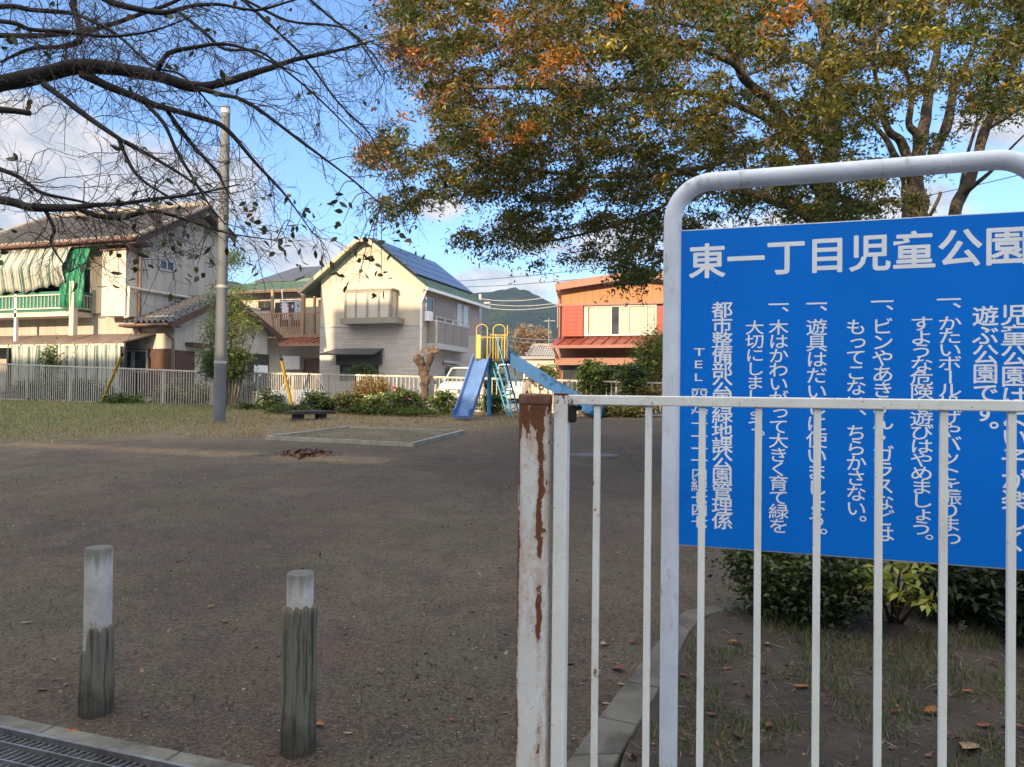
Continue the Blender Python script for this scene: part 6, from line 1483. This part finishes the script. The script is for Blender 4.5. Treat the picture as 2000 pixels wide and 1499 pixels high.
tag(np_mesh('lawn_grass', blades(G, .065, .006, .9), 3, M_leafd, None, np.clip(GC, .01, .6)), 'short dry yellow green grass along the back of the park', 'grass', kind='stuff')
# sparse weeds on the bare soil and old grass in the sandbox
G, GC = [], []
for _ in range(120000):
    if len(G) >= 17000: break
    x, y = random.uniform(-14, 3.5), random.uniform(2.6, 15)
    if nz(x, y, .9, 9) + .7 * nz(x, y, 4, 3) + .35 * random.random() < .34: continue
    if x > ki[3].x - .3 and y < 5.2: continue
    G.append((x, y, gz(x, y))); GC.append((.075, .085, .035) if nz(x, y, .6, 5) > .05 else (.15, .12, .075))
for _ in range(4500):
    u, v = random.random(), random.random() ** 1.0
    p = inn[0].lerp(inn[1], u).lerp(inn[3].lerp(inn[2], u), v)
    if nz(p.x, p.y, 1.5, 2) < -.15: continue
    G.append((p.x, p.y, gz(p.x, p.y) + .03)); GC.append((.12, .11, .04))
for (x, y, r, n) in ((30, 948, .35, 420), (8, 940, .25, 200), (635, 906, .10, 90), (330, 985, .16, 120), (1340, 1290, .05, 160), (1345, 1310, .06, 120), (560, 925, .10, 60), (150, 1000, .2, 60)):
    c = gnd(x, y)
    for _ in range(n):
        px_, py_ = c.x + random.gauss(0, r), c.y + random.gauss(0, r); G.append((px_, py_, gz(px_, py_))); GC.append((.075, .12, .03))
G = np.array(G); GC = np.array(GC) * (1 + .3 * rng.normal(size=(len(G), 1)))
tag(np_mesh('soil_weeds', blades(G, .024, .0032, 1.2), 3, M_leafd, None, np.clip(GC, .01, .5)), 'tiny green weeds scattered over the bare soil', 'weeds', kind='stuff')
# grit, straw and crumbs of leaf on the soil
def flatbits(P, L, Wd, tilt=.25):
    n = len(P); a = rng.normal(size=(n, 3)); a[:, 2] *= tilt; a = unit(a); s = unit(np.cross(a, np.array([0, 0, 1.0]) + rng.normal(size=(n, 3)) * tilt))
    l = L * (.4 + 1.2 * rng.random((n, 1))) / 2; w = Wd * (.5 + rng.random((n, 1))) / 2; V = np.empty((n, 4, 3))
    V[:, 0] = P - a * l; V[:, 1] = P + s * w; V[:, 2] = P + a * l; V[:, 3] = P - s * w; return V.reshape(-1, 3)
def soil_pts(n, d0, d1, f, lim):
    out = []
    while len(out) < n:
        d = d0 * (d1 / d0) ** random.random(); px = random.uniform(-60, 1330); p = atd(px, 800, d); x, y = p.x, p.y
        if y < 2.22 or (x > ki[3].x - .16 and y < 5.3) or nz(x, y, f, 6) < lim: continue
        out.append((x, y, gz(x, y) + .004 + .012 * nz(x, y, .7) * (y > 3)))
    return np.array(out)
P1 = soil_pts(22000, 2.4, 9, .9, -.4); P2 = soil_pts(6500, 2.5, 9, 1.4, -.2); P3 = soil_pts(750, 3, 18, .8, -.2)
V = np.vstack([flatbits(P1, .009, .005), flatbits(P2, .026, .0022), flatbits(P3, .038, .019, .3)])
Cc = np.vstack([palette(len(P1), [(.16, .14, .12), (.05, .042, .036), (.22, .19, .16), (.10, .085, .07)], [2, 3, 1, 3]), palette(len(P2), [(.19, .16, .11), (.06, .045, .035), (.12, .09, .06)], [2, 2, 2]), palette(len(P3), [(.10, .05, .035), (.14, .09, .05), (.06, .035, .03), (.2, .15, .1)], [3, 2, 3, 1])])
tag(np_mesh('soil_litter', V, 4, M_leafd, None, Cc), 'grit, straw and crumbled leaves on the bare soil', 'litter', kind='stuff')
c = gnd(592, 889); Pp = np.array([(c.x + random.gauss(0, .17), c.y + random.gauss(0, .17), 0) for _ in range(280)]); Pp[:, 2] = [gz(x, y) + .01 + .07 * math.exp(-((x - c.x) ** 2 + (y - c.y) ** 2) / .12) * random.random() for x, y, _ in Pp]
tag(np_mesh('leaf_pile', flatbits(Pp, .075, .045, .6), 4, M_leafd, None, palette(len(Pp), [(.075, .028, .022), (.05, .022, .02), (.10, .045, .03)], [1, 1, 1])), 'heap of dark reddish brown leaves on the bare soil', 'leaf heap', kind='stuff')
# planting bed
def bedp(n, test=None):
    out = []
    while len(out) < n:
        x = random.uniform(ki[1].x + .02, 2.6); y = random.uniform(2.0, 5.2)
        if y > bed_ymax(x) - .03 or x < ki[1].x + (ki[5].x - ki[1].x) * (y - ki[1].y) / (ki[5].y - ki[1].y) + .03: continue
        if test and not test(x, y): continue
        out.append((x, y, bed_z(x, y)))
    return np.array(out)
G = bedp(30000, lambda x, y: nz(x, y, 2.2, 8) + .6 * nz(x, y, 6, 1) + .25 * random.random() > .04 + .22 * (x < .15)); GC = palette(len(G), [(.068, .098, .028), (.095, .122, .038), (.16, .13, .068), (.045, .066, .02)], [3, 2, 2, 2])
tag(np_mesh('bed_grass', blades(G, .05, .0019, 1.25), 3, M_leafd, None, GC), 'ragged low grass growing in the planting bed', 'grass', kind='stuff')
S1 = bedp(8000); S1[:, 2] += .008; V = flatbits(S1, .06, .0024, .3); Cc = palette(len(S1), [(.17, .13, .08), (.09, .06, .04), (.05, .035, .028), (.22, .18, .12)], [3, 3, 3, 1])
S2 = bedp(900); S2[:, 2] += .008; V = np.vstack([V, flatbits(S2, .03, .018, .4)]); Cc = np.vstack([Cc, palette(len(S2), [(.11, .05, .035), (.07, .035, .03), (.15, .09, .06)], [2, 2, 1])])
tag(np_mesh('bed_litter', V, 4, M_leafd, None, Cc), 'dry straw and leaf crumbs over the planting bed soil', 'litter', kind='stuff')
def bedshrub(name, label, cat, x0, x1, ytop, ybase, dep, n, L, Wd, pal, **kw):
    b = gnd((x0 + x1) / 2, ybase); d = (b - EYE).dot(FWD) + dep; c = atd((x0 + x1) / 2, (ytop + ybase) / 2, d)
    return shrub(name, label, cat, c, ((x1 - x0) / 2 / F * d, kw.pop('ry', .32), (ybase - ytop) / 2 / F * d * 1.0), n, L, Wd, pal, **kw)
bedshrub('azalea', 'dense dark green shrub under the left half of the notice board', 'shrub', 1415, 1725, 985, 1238, .18, 10000, .038, .019, [(.045, .072, .022), (.07, .10, .034), (.03, .05, .016), (.095, .125, .05)], k=90, sig=.15, stems=5, droop=.1)
bedshrub('azalea', 'dark big-leaved shrub right of the yellow green plant', 'shrub', 1770, 1960, 1040, 1232, .15, 2600, .06, .026, [(.032, .055, .024), (.048, .08, .032), (.024, .038, .016)], k=40, sig=.16, stems=5, droop=-.3)
bedshrub('azalea', 'dark shrub at the right edge of the picture under the board', 'shrub', 1935, 2120, 1050, 1290, .1, 2600, .05, .024, [(.02, .036, .016), (.03, .05, .02), (.016, .026, .008)], k=40, sig=.16, stems=5)
c = gnd(1745, 1222); t = root('nandina', c, 'yellow green leafy plant with thin brown stems between two dark shrubs', 'shrub'); d = (c - EYE).dot(FWD) - .34; P, mb = [], MB()
for k in range(9):
    e = atd(1690 + k * 17, 1085 + 32 * (k % 3) + (25 if k in (0, 8) else 0), d + random.uniform(-.1, .1)); b = c + Vector((random.gauss(0, .03), random.gauss(0, .03), -.03)); pts = sub_path([b, b.lerp(e, .6) + Vector((0, 0, .05)), e], 4); mb.tube(pts, list(np.linspace(.013, .003, len(pts))), 6)
    for _ in range(16): P.append(tuple(pts[-1].lerp(pts[-4], random.random() * 1.2) + Vector((random.gauss(0, .035), random.gauss(0, .035), random.gauss(0, .03)))))
P = np.array(P); mb.build('stem', mat('thin_brown_stem', (.09, .06, .045), (.06, .04, .03), 9, .8), t, True)
np_mesh('foliage', leafquads(P, .068, .030, -.35, .55), 4, M_leaf, t, palette(len(P), [(.26, .30, .06), (.33, .35, .08), (.19, .25, .05)], [1, 1, 1], .15))
# single fallen leaves
def fallen(px, py, L, c, label, on=None, shape=0, group=None):
    L *= .85; c = tuple(v * .8 for v in c)
    p = gnd(px, py); z = bed_z(p.x, p.y) + .012 if on == 'bed' else p.z + .008
    if on == 'grate': z = p.z + .055
    a0 = random.uniform(0, 6.28); ca, sa_ = math.cos(a0), math.sin(a0); vs = []; m_ = 9
    for k in range(m_ + 1):
        u = k / m_; w = (math.sin(math.pi * u ** .8) ** .8) * L * (.24 if shape == 0 else .34) * (1 if shape == 0 else (.7 + .45 * abs(math.sin(u * 9))))
        for s_ in (-1, 0, 1):
            x, y = (u - .5) * L, s_ * max(w, .0015); zz = .35 * abs(y) + .10 * L * math.sin(u * 3.1 + a0) + .05 * L * s_ * math.sin(u * 5)
            vs.append((p.x + x * ca - y * sa_, p.y + x * sa_ + y * ca, z + max(zz, 0)))
    fs = [(i * 3 + j, i * 3 + j + 1, i * 3 + 4 + j, i * 3 + 3 + j) for i in range(m_) for j in range(2)]
    me = MB().add(vs, fs); key = 'dead_leaf_%d%d%d' % tuple(int(v * 99) for v in c); o = me.build('fallen_leaf', mat(key, c, tuple(v * .7 for v in c), 60, .7), None, True)
    o.data.transform(Matrix.Translation((-p.x, -p.y, -z))); o.location = (p.x, p.y, z); sd = o.modifiers.new('thick', 'SOLIDIFY'); sd.thickness = .0008
    tag(o, label, 'leaf', group)
OR, RB, TN, YL_, DK = (.34, .12, .035), (.20, .065, .035), (.34, .24, .14), (.48, .27, .03), (.10, .035, .03)
for a in ((413, 1187, .055, YL_, 'bright yellow leaf on the soil between the two bollards'), (5, 1066, .05, YL_, 'yellow leaf at the left picture edge behind the taller bollard'),
          (624, 1421, .065, OR, 'orange leaf at the foot of the short-topped bollard'), (140, 1456, .05, OR, 'small orange leaf lying on the drain grating', 'grate'), (680, 1436, .04, TN, 'pale tan leaf right of the short-topped bollard'),
          (52, 1219, .06, TN, 'pale curled leaf left of the taller bollard'), (128, 1341, .04, TN, 'small tan leaf just left of the taller bollard foot'), (1208, 1312, .095, RB, 'large red brown leaf seen between the first two fence bars'),
          (1236, 1258, .06, RB, 'red brown leaf above the large one by the kerb'), (1182, 1262, .065, TN, 'tan leaf nearest the first fence bar on the soil'), (1184, 1378, .045, TN, 'small pale leaf beside the kerb stones'), (1215, 1340, .05, TN, 'dull leaf close below the large red brown leaf'),
          (828, 1181, .05, TN, 'pale leaf on the open soil in mid picture'), (922, 1197, .06, RB, 'rusty leaf on the open soil left of the rusty post'), (885, 1411, .04, RB, 'small rusty leaf left of the rusty post foot'), (760, 1160, .04, TN, 'tiny pale leaf on open soil above the second bollard'),
          (1432, 1272, .075, OR, 'orange leaf in the bed just right of the sign post', 'bed'), (1498, 1275, .06, TN, 'curled tan leaf in the bed near the second sign side bar', 'bed'), (1462, 1381, .06, DK, 'dark maroon leaf on the bare bed soil', 'bed'), (1565, 1362, .075, OR, 'long orange brown leaf standing in the bed grass', 'bed'),
          (1824, 1414, .085, OR, 'upright orange red leaf by the right-hand fence bar', 'bed', 1), (1892, 1486, .11, TN, 'big tan lobed leaf at the bottom right', 'bed', 1), (1922, 1441, .085, RB, 'broad rust leaf between the two rightmost bars', 'bed'), (1388, 1422, .06, RB, 'rust leaf low between sign post and next bar', 'bed'),
          (1500, 1437, .085, RB, 'wide brown leaf near the bottom behind the bars', 'bed'), (1440, 1466, .08, DK, 'dark flat maroon leaf near the bottom edge', 'bed'), (1750, 1410, .07, RB, 'rust leaf left of the upright orange red leaf', 'bed'), (1655, 1264, .08, RB, 'reddish leaf below the dense dark shrub', 'bed'),
          (1890, 1375, .06, OR, 'orange leaf higher up between the rightmost bars', 'bed'), (1995, 1448, .06, OR, 'orange leaf at the far right edge', 'bed'), (1335, 1336, .06, RB, 'brown leaf close to the foot of the sign post', 'bed')):
    fallen(*a)

# ------------------------------------------------------------------ air between here and the hills
hzm = bpy.data.materials.new('haze_air'); hzm.use_nodes = True; nt = hzm.node_tree; nt.nodes.clear()
pv = nt.nodes.new('ShaderNodeVolumePrincipled'); pv.inputs['Density'].default_value = .00020; pv.inputs['Color'].default_value = (.55, .76, 1, 1); pv.inputs['Anisotropy'].default_value = 0
mo_ = nt.nodes.new('ShaderNodeOutputMaterial'); nt.links.new(pv.outputs[0], mo_.inputs['Volume'])
hz = MB().box(-1600, 1600, -310, 1600, -2.2, 200).build('haze', hzm); tag(hz, kind='stuff')
